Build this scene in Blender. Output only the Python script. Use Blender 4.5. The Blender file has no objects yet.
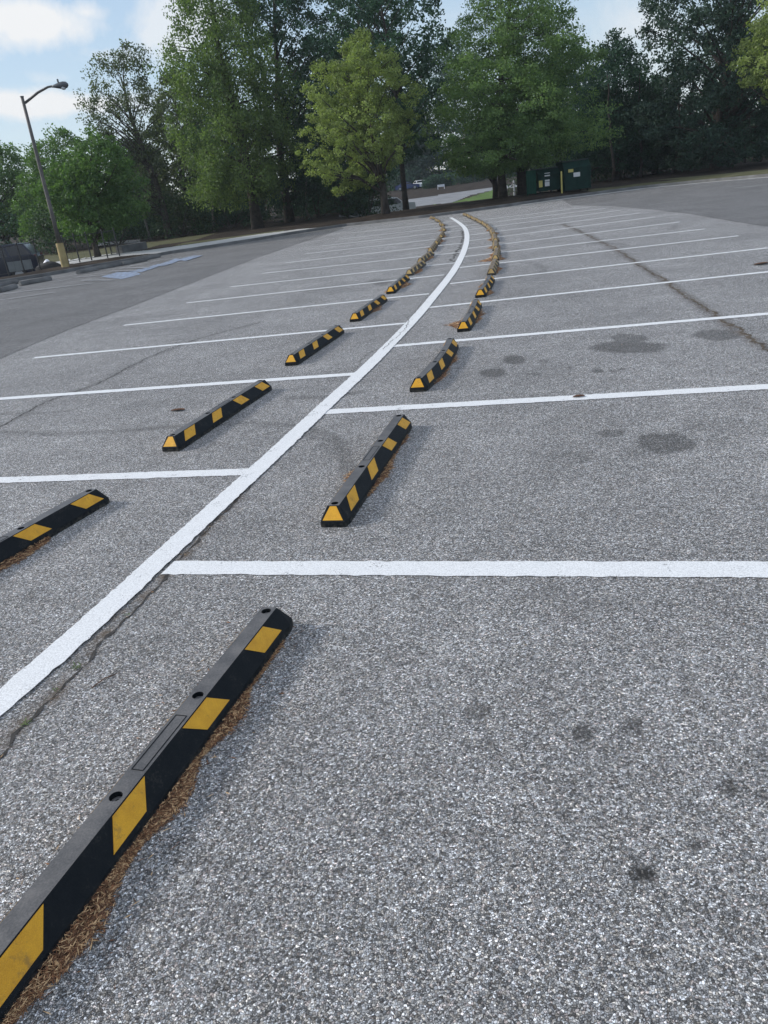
import bpy, math, random
import numpy as np
from mathutils import Vector, Matrix, noise as mnoise
random.seed(7); RNG = np.random.default_rng(7)
S = bpy.context.scene
HAZE = .0004
COL = S.collection
# ------------------------------------------------------------------ camera
F, PIT, ROL, CH = 769.7, math.radians(22.7), math.radians(7.5), 1.697
cp, sp, cr, sr = math.cos(PIT), math.sin(PIT), math.cos(ROL), math.sin(ROL)
FW = Vector((0, cp, -sp)); UP0 = Vector((0, sp, cp)); X0 = Vector((1, 0, 0))
RI = cr*X0 - sr*UP0; UP = sr*X0 + cr*UP0
cam = bpy.data.cameras.new('camera'); co = bpy.data.objects.new('camera', cam); COL.objects.link(co)
cam.sensor_fit = 'VERTICAL'; cam.sensor_height = 36; cam.lens = F*36/1024
cam.clip_end = 5000; cam.clip_start = 0.05
M = Matrix((RI, UP, -FW)).transposed().to_4x4(); M.translation = (0, 0, CH); co.matrix_world = M
S.camera = co
def ray(px, py):
    return (FW + RI*((px-384)/F) - UP*((py-512)/F))
def at(px, py, Y):                       # world point on the plane y = Y seen at that pixel
    d = ray(px, py); return Vector((0, 0, CH)) + d*(Y/d.y)
def gp(px, py, z=0.0):                   # point at height z
    d = ray(px, py); t = (z-CH)/d.z; return Vector((0, 0, CH)) + d*t
# ------------------------------------------------------------------ helpers
def tag(o, label=None, cat=None, group=None, kind=None):
    if label: o['label'] = label
    if cat: o['category'] = cat
    if group: o['group'] = group
    if kind: o['kind'] = kind
    return o
def empty(name, loc=(0, 0, 0), rz=0, **k):
    o = bpy.data.objects.new(name, None); COL.objects.link(o); o.location = loc; o.rotation_euler = (0, 0, rz)
    return tag(o, **k)
def link(name, me, parent=None):
    o = bpy.data.objects.new(name, me); COL.objects.link(o)
    if parent: o.parent = parent
    return o
def copy_tree(o, parent=None):
    c = o.copy(); COL.objects.link(c)
    if parent: c.parent = parent
    for ch in list(o.children): copy_tree(ch, c)
    return c
class MB:
    def __init__(s): s.v = []; s.f = []; s.m = []
    def add(s, vs, fs, mi=0):
        n = len(s.v); s.v += [tuple(v) for v in vs]; s.f += [tuple(i+n for i in f) for f in fs]; s.m += [mi]*len(fs)
    def box(s, c, d, rz=0, mi=0, taper=1.0, mat=None):
        vs = []
        for z in (-1, 1):
            t = taper if z > 0 else 1
            for x, y in ((-1, -1), (1, -1), (1, 1), (-1, 1)):
                p = Vector((x*d[0]/2*t, y*d[1]/2*t, z*d[2]/2))
                if rz: p = Matrix.Rotation(rz, 3, 'Z') @ p
                p = p + Vector(c); vs.append(mat @ p if mat else p)
        s.add(vs, [(3, 2, 1, 0), (4, 5, 6, 7), (0, 1, 5, 4), (1, 2, 6, 5), (2, 3, 7, 6), (3, 0, 4, 7)], mi)
    def tube(s, pts, rad, n=8, mi=0, cap=True):
        pts = [Vector(p) for p in pts]
        if not isinstance(rad, (list, tuple)): rad = [rad]*len(pts)
        rings = []
        for i, p in enumerate(pts):
            d = (pts[min(i+1, len(pts)-1)] - pts[max(i-1, 0)]).normalized()
            a = d.cross(Vector((0, 0, 1)) if abs(d.z) < .9 else Vector((1, 0, 0))).normalized(); b = d.cross(a)
            rings.append([p + (a*math.cos(t) + b*math.sin(t))*rad[i] for t in [2*math.pi*k/n for k in range(n)]])
        vs = [v for r in rings for v in r]; fs = []
        for i in range(len(pts)-1):
            for k in range(n):
                fs.append((i*n+k, i*n+(k+1) % n, (i+1)*n+(k+1) % n, (i+1)*n+k))
        if cap: fs += [tuple(range(n))[::-1], tuple(range((len(pts)-1)*n, len(pts)*n))]
        s.add(vs, fs, mi)
    def prism(s, pts, axis, w0, w1, mi=0):          # polygon pts (a,b) in the plane across `axis`
        def P(a, b, w): return {'x': (w, a, b), 'y': (a, w, b), 'z': (a, b, w)}[axis]
        n = len(pts); vs = [P(a, b, w0) for a, b in pts] + [P(a, b, w1) for a, b in pts]
        fs = [tuple(range(n)), tuple(range(2*n-1, n-1, -1))] + [(i, i+n, (i+1) % n+n, (i+1) % n) for i in range(n)]
        s.add(vs, fs, mi)
    def build(s, name, mats, parent=None, smooth=False, bevel=0):
        me = bpy.data.meshes.new(name); me.from_pydata(s.v, [], s.f)
        for m in (mats if isinstance(mats, (list, tuple)) else [mats]): me.materials.append(m)
        me.polygons.foreach_set('material_index', s.m)
        if smooth: me.polygons.foreach_set('use_smooth', [True]*len(s.f))
        import bmesh
        bm = bmesh.new(); bm.from_mesh(me)
        bmesh.ops.recalc_face_normals(bm, faces=bm.faces)
        if bevel:
            bmesh.ops.remove_doubles(bm, verts=bm.verts, dist=1e-5)
            es = [e for e in bm.edges if len(e.link_faces) == 2 and e.calc_face_angle(0) > .5]
            bmesh.ops.bevel(bm, geom=es, offset=bevel, segments=2, affect='EDGES', clamp_overlap=True)
        bm.to_mesh(me); bm.free()
        return link(name, me, parent)
def np_mesh(name, V, Fq, mat, attrs=None, smooth=False):
    me = bpy.data.meshes.new(name); V = np.asarray(V, np.float32); Fq = np.asarray(Fq, np.int32); k = Fq.shape[1]
    me.vertices.add(len(V)); me.vertices.foreach_set('co', V.ravel())
    me.loops.add(Fq.size); me.loops.foreach_set('vertex_index', Fq.ravel())
    me.polygons.add(len(Fq)); me.polygons.foreach_set('loop_start', np.arange(0, Fq.size, k, dtype=np.int32))
    me.polygons.foreach_set('use_smooth', np.full(len(Fq), smooth))
    me.update(calc_edges=True)
    for n, a in (attrs or {}).items():
        at_ = me.attributes.new(n, 'FLOAT', 'POINT'); at_.data.foreach_set('value', np.asarray(a, np.float32))
    me.materials.append(mat); return me
# ------------------------------------------------------------------ materials
def newmat(name):
    m = bpy.data.materials.new(name); m.use_nodes = True; nt = m.node_tree; b = nt.nodes['Principled BSDF']
    return m, nt, b
class N:
    def __init__(s, nt): s.nt = nt
    def n(s, t, ins=None, **k):
        x = s.nt.nodes.new(t)
        for a, v in k.items(): setattr(x, a, v)
        for a, v in (ins or {}).items():
            if hasattr(v, 'is_output') or isinstance(v, bpy.types.NodeSocket): s.nt.links.new(v, x.inputs[a])
            else: x.inputs[a].default_value = v
        return x
    def math(s, op, a, b=0.0, clamp=False):
        x = s.n('ShaderNodeMath', {0: a, 1: b}, operation=op); x.use_clamp = clamp; return x.outputs[0]
    def ramp(s, f, els, interp='LINEAR'):
        x = s.n('ShaderNodeValToRGB', {0: f}); e = x.color_ramp.elements; x.color_ramp.interpolation = interp
        while len(e) < len(els): e.new(0.5)
        for i, (p, c) in enumerate(els):
            e[i].position = p; e[i].color = (c if isinstance(c, tuple) else (c, c, c))[:3] + (1,)
        return x.outputs[0]
    def mix(s, f, a, b, bt='MIX'):
        x = s.n('ShaderNodeMix', data_type='RGBA', blend_type=bt)
        for i, v in ((0, f), (6, a), (7, b)):
            if isinstance(v, bpy.types.NodeSocket): s.nt.links.new(v, x.inputs[i])
            else: x.inputs[i].default_value = v if i == 0 else tuple(v)[:3] + (1,)
        return x.outputs[2]
    def noise(s, vec, scale, detail=3, rough=.55, dim='3D', dist=0):
        return s.n('ShaderNodeTexNoise', {'Vector': vec, 'Scale': scale, 'Detail': detail, 'Roughness': rough, 'Distortion': dist}, noise_dimensions=dim).outputs[0]
def simple(name, col, rough=.6, metal=0, var=.15, scale=4, bump=0, bscale=60, spec=.5):
    m, nt, b = newmat(name); q = N(nt); g = q.n('ShaderNodeNewGeometry').outputs['Position']
    f = q.noise(g, scale, 5)
    c = q.ramp(f, [(.3, tuple(x*(1-var) for x in col)), (.7, tuple(min(1, x*(1+var)) for x in col))])
    nt.links.new(c, b.inputs['Base Color']); b.inputs['Roughness'].default_value = rough; b.inputs['Metallic'].default_value = metal
    b.inputs['Specular IOR Level'].default_value = spec
    if bump:
        h = q.noise(g, bscale, 4)
        bp = q.n('ShaderNodeBump', {'Height': h, 'Strength': bump, 'Distance': .01}); nt.links.new(bp.outputs[0], b.inputs['Normal'])
    return m
def asphalt(name, tint=(1, 1, 1), gain=1.0, stain=True, sharp=1.0, paint=None):
    m, nt, b = newmat(name); q = N(nt); g = q.n('ShaderNodeNewGeometry').outputs['Position']
    warp = q.n('ShaderNodeTexNoise', {'Vector': g, 'Scale': 110.0, 'Detail': 2}, noise_dimensions='3D').outputs['Color']
    wv = q.n('ShaderNodeVectorMath', {0: warp, 'Scale': .006}, operation='SCALE').outputs[0]
    gv = q.n('ShaderNodeVectorMath', {0: g, 1: wv}, operation='ADD').outputs[0]
    vo = q.n('ShaderNodeTexVoronoi', {'Vector': gv, 'Scale': 160.0}, voronoi_dimensions='2D')
    de = q.n('ShaderNodeTexVoronoi', {'Vector': gv, 'Scale': 160.0}, voronoi_dimensions='2D', feature='DISTANCE_TO_EDGE').outputs['Distance']
    v2 = q.n('ShaderNodeTexVoronoi', {'Vector': gv, 'Scale': 330.0}, voronoi_dimensions='2D')
    r = q.n('ShaderNodeSeparateColor', {0: vo.outputs['Color']}).outputs; rb = q.n('ShaderNodeSeparateColor', {0: v2.outputs['Color']}).outputs
    c1_ = q.ramp(r[0], [(0, .045), (.25, .11), (.5, .20), (.75, .34), (.9, .52), (1, .80)])
    c2_ = q.ramp(rb[0], [(0, .03), (.4, .10), (.8, .30), (1, .6)])
    c = q.mix(q.ramp(rb[1], [(.62, 0.0), (.64, .8)]), c1_, c2_)
    gap = q.ramp(de, [(.0, .18), (.13, 1.0)])
    c = q.mix(1.0, c, gap, 'MULTIPLY')
    hue = q.ramp(r[1], [(0, (1.05, .98, .90)), (.3, (1, 1, 1)), (.8, (.96, 1.0, 1.07)), (1, (1.12, .98, .93))])
    c = q.mix(1.0, c, hue, 'MULTIPLY')
    fine = q.noise(g, 420, 2)
    c = q.mix(1.0, c, q.ramp(fine, [(.3, .72), (.7, 1.28)]), 'MULTIPLY')
    mac = q.noise(g, .55, 5, .6); mac2 = q.noise(g, 3.2, 4, .6); mac3 = q.noise(g, 14, 4, .6)
    c = q.mix(1.0, c, q.ramp(mac, [(.3, .80), (.7, 1.14)]), 'MULTIPLY')
    c = q.mix(1.0, c, q.ramp(mac2, [(.3, .88), (.7, 1.10)]), 'MULTIPLY')
    c = q.mix(1.0, c, q.ramp(mac3, [(.3, .87), (.7, 1.12)]), 'MULTIPLY')
    c = q.mix(1.0, c, tuple(gain*t for t in tint), 'MULTIPLY')
    if stain:
        a = q.n('ShaderNodeAttribute', attribute_name='stain').outputs['Fac']
        an = q.math('MULTIPLY', a, q.ramp(q.noise(g, 70, 3), [(.35, .55), (.6, 1.15)]), True)
        c = q.mix(an, c, (.028, .027, .026))
        a2 = q.n('ShaderNodeAttribute', attribute_name='dirt').outputs['Fac']
        an2 = q.math('MULTIPLY', a2, q.ramp(q.noise(g, 9, 4), [(.4, .0), (.62, 1.0)]), True)
        c = q.mix(an2, c, (.11, .075, .045))
    if paint:
        chip = q.math('ADD', q.math('MULTIPLY', q.noise(g, 7, 4), .7), q.math('MULTIPLY', r[2], .35))
        f = q.ramp(chip, [(paint[1]-.06, 1.0), (paint[1]+.02, 0.0)])
        pc = q.mix(1.0, paint[0], q.ramp(r[0], [(0, .86), (1, 1.06)]), 'MULTIPLY')
        pc = q.mix(1.0, pc, q.ramp(vo.outputs['Distance'], [(.3, 1.0), (.75, .80)]), 'MULTIPLY')
        c = q.mix(f, pc, c)
    nt.links.new(c, b.inputs['Base Color']); b.inputs['Roughness'].default_value = .82 if not paint else .6
    b.inputs['Specular IOR Level'].default_value = .35
    hh = q.math('ADD', q.ramp(de, [(0, 0.0), (.16, .6)]), q.math('MULTIPLY', r[1], .6))
    bp = q.n('ShaderNodeBump', {'Height': hh, 'Strength': .7*sharp if not paint else .3, 'Distance': .004}); nt.links.new(bp.outputs[0], b.inputs['Normal'])
    return m
MAT = {}
MAT['asphalt'] = asphalt('asphalt', (1.01, 1.0, .985), 1.42)
MAT['asphalt_dark'] = asphalt('asphalt_dark', (1.01, 1.0, .99), .84, stain=False)
MAT['paint'] = asphalt('white_paint', (1, 1, 1), 1, stain=False, paint=((.80, .81, .82), .30))
MAT['paint_old'] = asphalt('old_white_paint', (1, 1, 1), .8, stain=False, paint=((.66, .67, .69), .55))
MAT['paint_blue'] = asphalt('blue_paint', (1, 1, 1), .8, stain=False, paint=((.34, .45, .66), .56))
MAT['crack'] = simple('crack_dark', (.035, .032, .03), .95, var=.5, scale=30)
MAT['crack_dirt'] = simple('crack_dirt', (.085, .065, .045), .95, var=.5, scale=12)
def rubber():
    m, nt, b = newmat('black_rubber'); q = N(nt); g = q.n('ShaderNodeNewGeometry').outputs['Position']
    z = q.n('ShaderNodeSeparateXYZ', {0: g}).outputs[2]
    f = q.math('ADD', q.math('MULTIPLY', q.noise(g, 14, 6, .7), .7), q.math('MULTIPLY', q.noise(g, 130, 3), .3))
    c = q.ramp(f, [(.40, (.006, .0085, .0115)), (.56, (.010, .0125, .015)), (.68, (.035, .034, .032))])
    low = q.math('MULTIPLY', q.ramp(z, [(.004, 1.0), (.035, 0.0)]), q.ramp(q.noise(g, 40, 4), [(.42, 0.0), (.62, .55)]))
    c = q.mix(low, c, (.13, .115, .095))
    nt.links.new(c, b.inputs['Base Color']); b.inputs['Roughness'].default_value = .6; b.inputs['Specular IOR Level'].default_value = .15
    bp = q.n('ShaderNodeBump', {'Height': q.noise(g, 260, 4), 'Strength': .15, 'Distance': .01}); nt.links.new(bp.outputs[0], b.inputs['Normal'])
    return m
MAT['rubber'] = rubber()
_unused = simple('black_rubber', (.006, .0085, .0115), .6, var=.25, scale=9, bump=.1, bscale=300, spec=.15)
def rubber_top():  # dusty top face, with its lit grey sheen painted into the colour
    m, nt, b = newmat('dusty_lit_rubber_top'); q = N(nt); g = q.n('ShaderNodeNewGeometry').outputs['Position']
    f = q.math('ADD', q.math('MULTIPLY', q.noise(g, 11, 6, .65), .6), q.math('MULTIPLY', q.noise(g, 160, 2), .4))
    c = q.ramp(f, [(.35, (.045, .045, .048)), (.52, (.095, .092, .092)), (.68, (.15, .14, .135))])
    nt.links.new(c, b.inputs['Base Color']); b.inputs['Roughness'].default_value = .5
    return m
MAT['rubber_top'] = rubber_top()
def yellow():
    m, nt, b = newmat('yellow_reflective_tape'); q = N(nt); g = q.n('ShaderNodeNewGeometry').outputs['Position']
    v = q.n('ShaderNodeTexVoronoi', {'Vector': g, 'Scale': 320.0})
    c = q.ramp(q.math('ADD', q.math('MULTIPLY', q.noise(g, 18, 4), .7), q.math('MULTIPLY', v.outputs['Distance'], .3)), [(.3, (.60, .28, .006)), (.7, (.80, .41, .014))])
    wr = q.math('ADD', q.math('MULTIPLY', q.noise(g, 26, 6, .75), .75), q.math('MULTIPLY', q.noise(g, 6, 2), .25))
    c = q.mix(q.ramp(wr, [(.55, 0.0), (.66, .55)]), c, (.16, .10, .035))
    nt.links.new(c, b.inputs['Base Color']); b.inputs['Roughness'].default_value = .5
    bp = q.n('ShaderNodeBump', {'Height': v.outputs['Distance'], 'Strength': .3, 'Distance': .002}); nt.links.new(bp.outputs[0], b.inputs['Normal'])
    return m
MAT['yellow'] = yellow()
MAT['litter'] = simple('pine_straw', (.34, .17, .085), .9, var=.55, scale=70, bump=1, bscale=220)
MAT['litter2'] = simple('pine_straw_pale', (.62, .41, .22), .85, var=.4, scale=60)
MAT['litter3'] = simple('pine_straw_dark', (.12, .06, .035), .95, var=.5, scale=60)
MAT['litter_base'] = simple('pine_straw_bed', (.17, .095, .058), .95, var=.6, scale=60, bump=1, bscale=200)
MAT['concrete'] = simple('concrete', (.36, .36, .35), .85, var=.2, scale=3, bump=.4, bscale=80)
MAT['kerb'] = simple('kerb_concrete', (.13, .13, .13), .9, var=.35, scale=1.5, bump=.4, bscale=60)
MAT['weed'] = simple('weed_green', (.10, .16, .04), .7, var=.4, scale=90)
def groundmat(name, c1, c2, c3, s1=.8, s2=9, bump=.6):
    m, nt, b = newmat(name); q = N(nt); g = q.n('ShaderNodeNewGeometry').outputs['Position']
    f = q.math('ADD', q.math('MULTIPLY', q.noise(g, s1, 5), .55), q.math('MULTIPLY', q.noise(g, s2, 5, .7), .45))
    c = q.ramp(f, [(.36, c1), (.5, c2), (.64, c3)])
    nt.links.new(c, b.inputs['Base Color']); b.inputs['Roughness'].default_value = .95; b.inputs['Specular IOR Level'].default_value = .1
    bp = q.n('ShaderNodeBump', {'Height': f, 'Strength': bump, 'Distance': .15}); nt.links.new(bp.outputs[0], b.inputs['Normal'])
    return m
MAT['mulch'] = groundmat('mulch', (.018, .014, .012), (.036, .028, .023), (.075, .060, .045))
MAT['grass'] = groundmat('grass', (.075, .075, .040), (.105, .105, .058), (.15, .14, .09), 1.2, 12)
MAT['lawn'] = groundmat('lawn', (.07, .11, .03), (.10, .16, .045), (.14, .20, .06), .5, 9)
MAT['road'] = simple('road_asphalt', (.20, .205, .215), .9, var=.2, scale=.7)
MAT['walk'] = simple('sidewalk_concrete', (.42, .42, .41), .9, var=.12, scale=1)
def leafmat(name, dark, light, trans=.42):
    m, nt, b = newmat(name); q = N(nt)
    a = q.n('ShaderNodeAttribute', attribute_name='lv').outputs['Fac']
    c = q.ramp(a, [(0, dark), (1, light)])
    nt.links.new(c, b.inputs['Base Color']); b.inputs['Roughness'].default_value = .6; b.inputs['Specular IOR Level'].default_value = .3
    t = q.n('ShaderNodeBsdfTranslucent', {'Color': q.mix(1.0, c, (1.15, 1.3, .6), 'MULTIPLY')})
    mx = q.n('ShaderNodeMixShader', {0: trans, 1: b.outputs[0], 2: t.outputs[0]})
    nt.links.new(mx.outputs[0], nt.nodes['Material Output'].inputs[0]); return m
LM = dict(
 fresh=leafmat('leaf_fresh', (.046, .085, .038), (.205, .285, .095)),
 conic=leafmat('leaf_conic', (.050, .100, .042), (.205, .310, .110), .4),
 yellow=leafmat('leaf_yellowgreen', (.085, .115, .042), (.355, .430, .150)),
 mid=leafmat('leaf_mid', (0.045, 0.094, 0.037), (0.138, 0.231, 0.077)),
 dark=leafmat('leaf_dark', (0.015, 0.045, 0.033), (0.060, 0.131, 0.075), .25),
 pine=leafmat('leaf_sparse', (0.037, 0.056, 0.043), (0.138, 0.169, 0.094)),
 magnolia=leafmat('leaf_glossy_dark', (0.014, 0.037, 0.030), (0.070, 0.122, 0.083), .2),
 shrub=leafmat('leaf_shrub', (0.014, 0.037, 0.022), (0.062, 0.110, 0.045), .25))
MAT['bark'] = simple('bark', (.055, .045, .038), .95, var=.45, scale=5, bump=.8, bscale=14)
MAT['bark_grey'] = simple('bark_grey', (.13, .12, .105), .95, var=.45, scale=4, bump=.8, bscale=14)
MAT['pole'] = simple('weathered_pole', (.115, .105, .10), .6, var=.3, scale=3, metal=.2)
MAT['lamp_metal'] = simple('lamp_housing', (.10, .11, .12), .5, metal=.5)
MAT['lamp_glass'] = simple('lamp_glass', (.55, .58, .6), .15)
MAT['yellow_base'] = simple('yellow_painted_concrete', (.36, .28, .13), .8, var=.2, scale=4)
MAT['black_metal'] = simple('black_fence_metal', (.02, .02, .022), .5)
MAT['green_steel'] = simple('green_steel', (.003, .026, .020), .65, var=.35, scale=2.5, spec=.2)
MAT['green_steel_light'] = simple('green_steel_light', (.004, .046, .028), .65, var=.2, scale=2, spec=.2)
MAT['black_plastic'] = simple('black_plastic_lid', (.02, .03, .03), .5)
MAT['sticker'] = simple('white_sticker', (.6, .6, .6), .6, var=.05)
MAT['sticker_y'] = simple('yellow_sticker', (.5, .42, .12), .6, var=.1)
MAT['sign_white'] = simple('white_sign', (.75, .75, .78), .5, var=.04)
MAT['car_dark'] = simple('dark_car_paint', (.012, .014, .028), .25, var=.1)
MAT['car_silver'] = simple('silver_car_paint', (.70, .72, .72), .3, metal=.3, var=.05)
MAT['car_white'] = simple('white_car_paint', (.75, .76, .78), .3, var=.04)
MAT['car_blue'] = simple('blue_car_paint', (.035, .05, .14), .25, var=.1)
MAT['glass'] = simple('car_glass', (.010, .012, .016), .10, var=.1, spec=.6)
MAT['tyre'] = simple('tyre', (.02, .02, .02), .9)
MAT['rim'] = simple('rim', (.45, .45, .46), .35, metal=.7)
MAT['lampred'] = simple('tail_lamp', (.10, .01, .012), .3)
MAT['headlamp'] = simple('headlamp', (.7, .7, .72), .15)
MAT['pale_wall'] = simple('pale_wall', (.40, .38, .35), .8, var=.06)
MAT['roofing'] = simple('grey_roof', (.16, .15, .15), .9)
MAT['panel_grey'] = simple('grey_panel', (.15, .16, .16), .6)
# ------------------------------------------------------------------ terrain
EX = np.array([-80, -30, -14.2, -12.8, -11.6, -10.4, -9.0, -8.6, -7.2, -4.7, -3, -.1, 2, 3.8, 5.7, 8, 11.4, 15.7, 17.7, 19.5, 24, 60, 80])
EY = np.array([31, 32, 33.2, 33.9, 35.5, 37, 38.8, 39.5, 40, 41.5, 43.4, 44.9, 43.7, 42.6, 42.3, 42.6, 43.5, 43.4, 41, 37.8, 31, 0, -15])
def edge(x): return np.interp(x, EX, EY)
def sm(a, b, x):
    t = np.clip((x-a)/(b-a), 0, 1); return t*t*(3-2*t)
def T(x, y):
    x = np.asarray(x, float); y = np.asarray(y, float)
    mid = np.interp(y, [42, 45, 48.5, 60, 80, 95, 130, 165, 220, 300, 1500], [.13, .3, .33, -.8, -1.1, -1.0, .1, .8, 3, 5, 8])
    side = .13 + .06*sm(0, 4, y-edge(x)) + np.interp(y, [60, 90, 200, 1500], [0, .3, 3, 8])
    az = x/np.maximum(y, 1)
    w = sm(-.02, .05, az)*(1-sm(.235, .29, az))
    z = side*(1-w) + mid*w
    dip = np.exp(-((x+19)/4.2)**4 - ((y-41.5)/5.0)**4)
    return z - .62*dip
def hit(px, py):                          # march a ray until it meets the terrain
    d = ray(px, py); o = Vector((0, 0, CH)); t = 20.0
    while t < 900:
        p = o + d*t
        if p.z <= float(T(p.x, p.y)): return p
        t += .1
    return o + d*t
def poly_in(x, y, P):
    ins = np.zeros(x.shape, bool); n = len(P)
    for i in range(n):
        x1, y1 = P[i]; x2, y2 = P[(i+1) % n]
        if y1 == y2: continue
        c = ((y1 > y) != (y2 > y)) & (x < (x2-x1)*(y-y1)/(y2-y1)+x1); ins ^= c
    return ins
def W(l): return [tuple(hit(*p))[:2] for p in l]
road_poly = W([(340, 217), (395, 209.5), (420, 206), (453, 202.4), (470, 195.5), (493, 190), (540, 184), (540, 181.5), (493, 187), (470, 190.3), (439, 195), (411, 199), (340, 208)])
walk_poly = W([(40, 268.5), (75, 263.5), (119, 256.6), (146, 254), (167, 252.4), (200, 246.3), (262, 237.2), (300, 233), (345, 227), (350, 224.3), (300, 229), (250, 235.5), (200, 243), (150, 250), (119, 253), (75, 259), (40, 264)])
lawn_poly = W([(420, 206), (453, 202.6), (493, 190), (498, 197), (470, 201)])
path_poly = W([(95, 246), (119, 244), (140, 242.5), (139, 239.5), (120, 241), (95, 243)])
def spacing(b, fine, g, lim):
    r = []; x = b; s = fine
    while x < lim: r.append(x); s *= g; x += s
    return r + [lim]
def build_ground():
    xs = np.arange(-32, 34, .14); rt = np.array(spacing(34, .14, 1.12, 80)); lt = -np.array(spacing(32, .14, 1.12, 80))[::-1]
    xs = np.unique(np.concatenate([lt, xs, rt]))
    ds = np.unique(np.concatenate([np.arange(0, 12, .16), np.arange(12, 50, .6), np.array(spacing(50, .7, 1.06, 1400))]))
    X, D = np.meshgrid(xs, ds, indexing='ij')
    Y = edge(X) + D; XX = X*(1+np.maximum(D-10, 0)/40.0)
    XX = np.where(np.abs(X) < 33, X*(1+np.maximum(D-6, 0)/46.0), XX)
    Z = T(XX, Y); Z[:, 0] = .13
    nx, ny = X.shape; V = np.stack([XX, Y, Z], -1).reshape(-1, 3)
    i, j = np.meshgrid(np.arange(nx-1), np.arange(ny-1), indexing='ij'); a = (i*ny+j).ravel()
    Q = np.stack([a, a+ny, a+ny+1, a+1], -1)
    C = V[Q].mean(1); cx, cy = C[:, 0], C[:, 1]; d = cy - edge(cx)
    reg = np.zeros(len(Q), int)                                   # 0 mulch
    wob = .5*np.sin(cx*1.1) + .3*np.sin(cx*2.7+1)
    reg[(d < 3.0+wob) & (cx > 13.3)] = 1
    reg[(cx > 18) & (d < 7+wob)] = 1
    reg[(cx > -9.2) & (cx < -3.4) & (cy < 46.2)] = 1
    reg[(cx < -9) & (cy > 48+wob) & (cy < 57+2*wob)] = 1
    reg[(cx < -11) & (cy > 44.5+wob) & (cy < 57+2*wob)] = 1
    reg[cy > 240] = 1
    reg[poly_in(cx, cy, lawn_poly)] = 2
    reg[poly_in(cx, cy, path_poly)] = 3
    reg[poly_in(cx, cy, road_poly)] = 3
    reg[poly_in(cx, cy, walk_poly)] = 4
    names = [('mulch_bed', 'mulch'), ('grass', 'grass'), ('lawn', 'lawn'), ('road', 'road'), ('sidewalk', 'walk')]
    for k, (nm, mt) in enumerate(names):
        q = Q[reg == k]
        if not len(q): continue
        u, inv = np.unique(q, return_inverse=True)
        tag(link(nm, np_mesh(nm, V[u], inv.reshape(q.shape), MAT[mt], smooth=True)), kind='structure')
    # kerb along the edge
    ks = np.arange(-40, 40, .25); mb = MB(); prev = None
    prof = [(-.13, -.02), (-.11, .125), (-.09, .14), (.06, .14), (.08, .10)]
    vs = [(x, edge(x)+a, b) for x in ks for a, b in prof]; n = len(prof)
    fs = [(i*n+k, (i+1)*n+k, (i+1)*n+k+1, i*n+k+1) for i in range(len(ks)-1) for k in range(n-1)]
    mb.add(vs, fs); tag(mb.build('kerb', MAT['kerb']), kind='structure')
build_ground()
me = np_mesh('base_ground', [(-1500, -1500, -.12), (1500, -1500, -.12), (1500, 29, -.12), (-1500, 29, -.12)], [(0, 1, 2, 3)], MAT['grass'])
tag(link('base_ground', me), kind='structure')
# ------------------------------------------------------------------ parking lot sheet with stains
def vnoise(X, Y, s, seed=0):
    r = np.random.default_rng(seed).random((64, 64)); x = X*s; y = Y*s
    xi = np.floor(x).astype(int); yi = np.floor(y).astype(int); fx = x-xi; fy = y-yi; fx = fx*fx*(3-2*fx); fy = fy*fy*(3-2*fy)
    g = lambda a, b: r[a % 64, b % 64]
    return (g(xi, yi)*(1-fx)+g(xi+1, yi)*fx)*(1-fy)+(g(xi, yi+1)*(1-fx)+g(xi+1, yi+1)*fx)*fy
def seg_dist(X, Y, P):
    D = np.full(X.shape, 1e9)
    for (x1, y1), (x2, y2) in zip(P[:-1], P[1:]):
        L = (x2-x1)**2+(y2-y1)**2
        t = np.clip(((X-x1)*(x2-x1)+(Y-y1)*(y2-y1))/L, 0, 1)
        D = np.minimum(D, np.hypot(X-x1-t*(x2-x1), Y-y1-t*(y2-y1)))
    return D
def G(l): return [tuple(gp(*p))[:2] for p in l]
stains = [ # px, py, half width px, half height px, strength
 (641, 874, 13, 10, 1.0), (665, 443, 30, 10, .62), (610, 433, 13, 3.5, .55), (583, 733, 12, 9, .45), (633, 727, 12, 8, .42), (605, 712, 26, 9, .18),
 (478, 712, 15, 8, .33), (481, 835, 8, 7, .4), (486, 745, 10, 8, .25), (525, 812, 18, 9, .2), (731, 787, 9, 9, .45), (695, 846, 8, 6, .45), (688, 692, 7, 5, .35), (494, 905, 9, 6, .3), (690, 905, 6, 5, .25),
 (493, 373, 14, 4, .65), (514, 360, 11, 4, .7), (628, 347, 36, 5.5, .62), (629, 338, 19, 4, .55), (717, 335, 24, 5, .6), (598, 371, 6, 2, .6), (613, 371, 5, 1.5, .45), (622, 369, 4, 1.3, .5), (536, 374, 5, 1.5, .45), (528, 374, 4, 1, .4), (543, 361, 6, 1.5, .35), (580, 360, 4, 1.5, .3), (570, 368, 5, 2, .3), (563, 455, 18, 7, .22), (582, 455, 12, 5, .3), (640, 450, 20, 6, .3),
 (380, 282, 14, 3, .45), (178, 410, 6, 1.2, .8), (528, 508, 5, 2, .4), (579, 397, 4, 1.2, .7), (762, 264, 9, 1.3, .9), (720, 430, 40, 14, .14), (560, 600, 60, 20, .12), (430, 600, 30, 30, .10), (620, 780, 90, 40, .10)]
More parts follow.
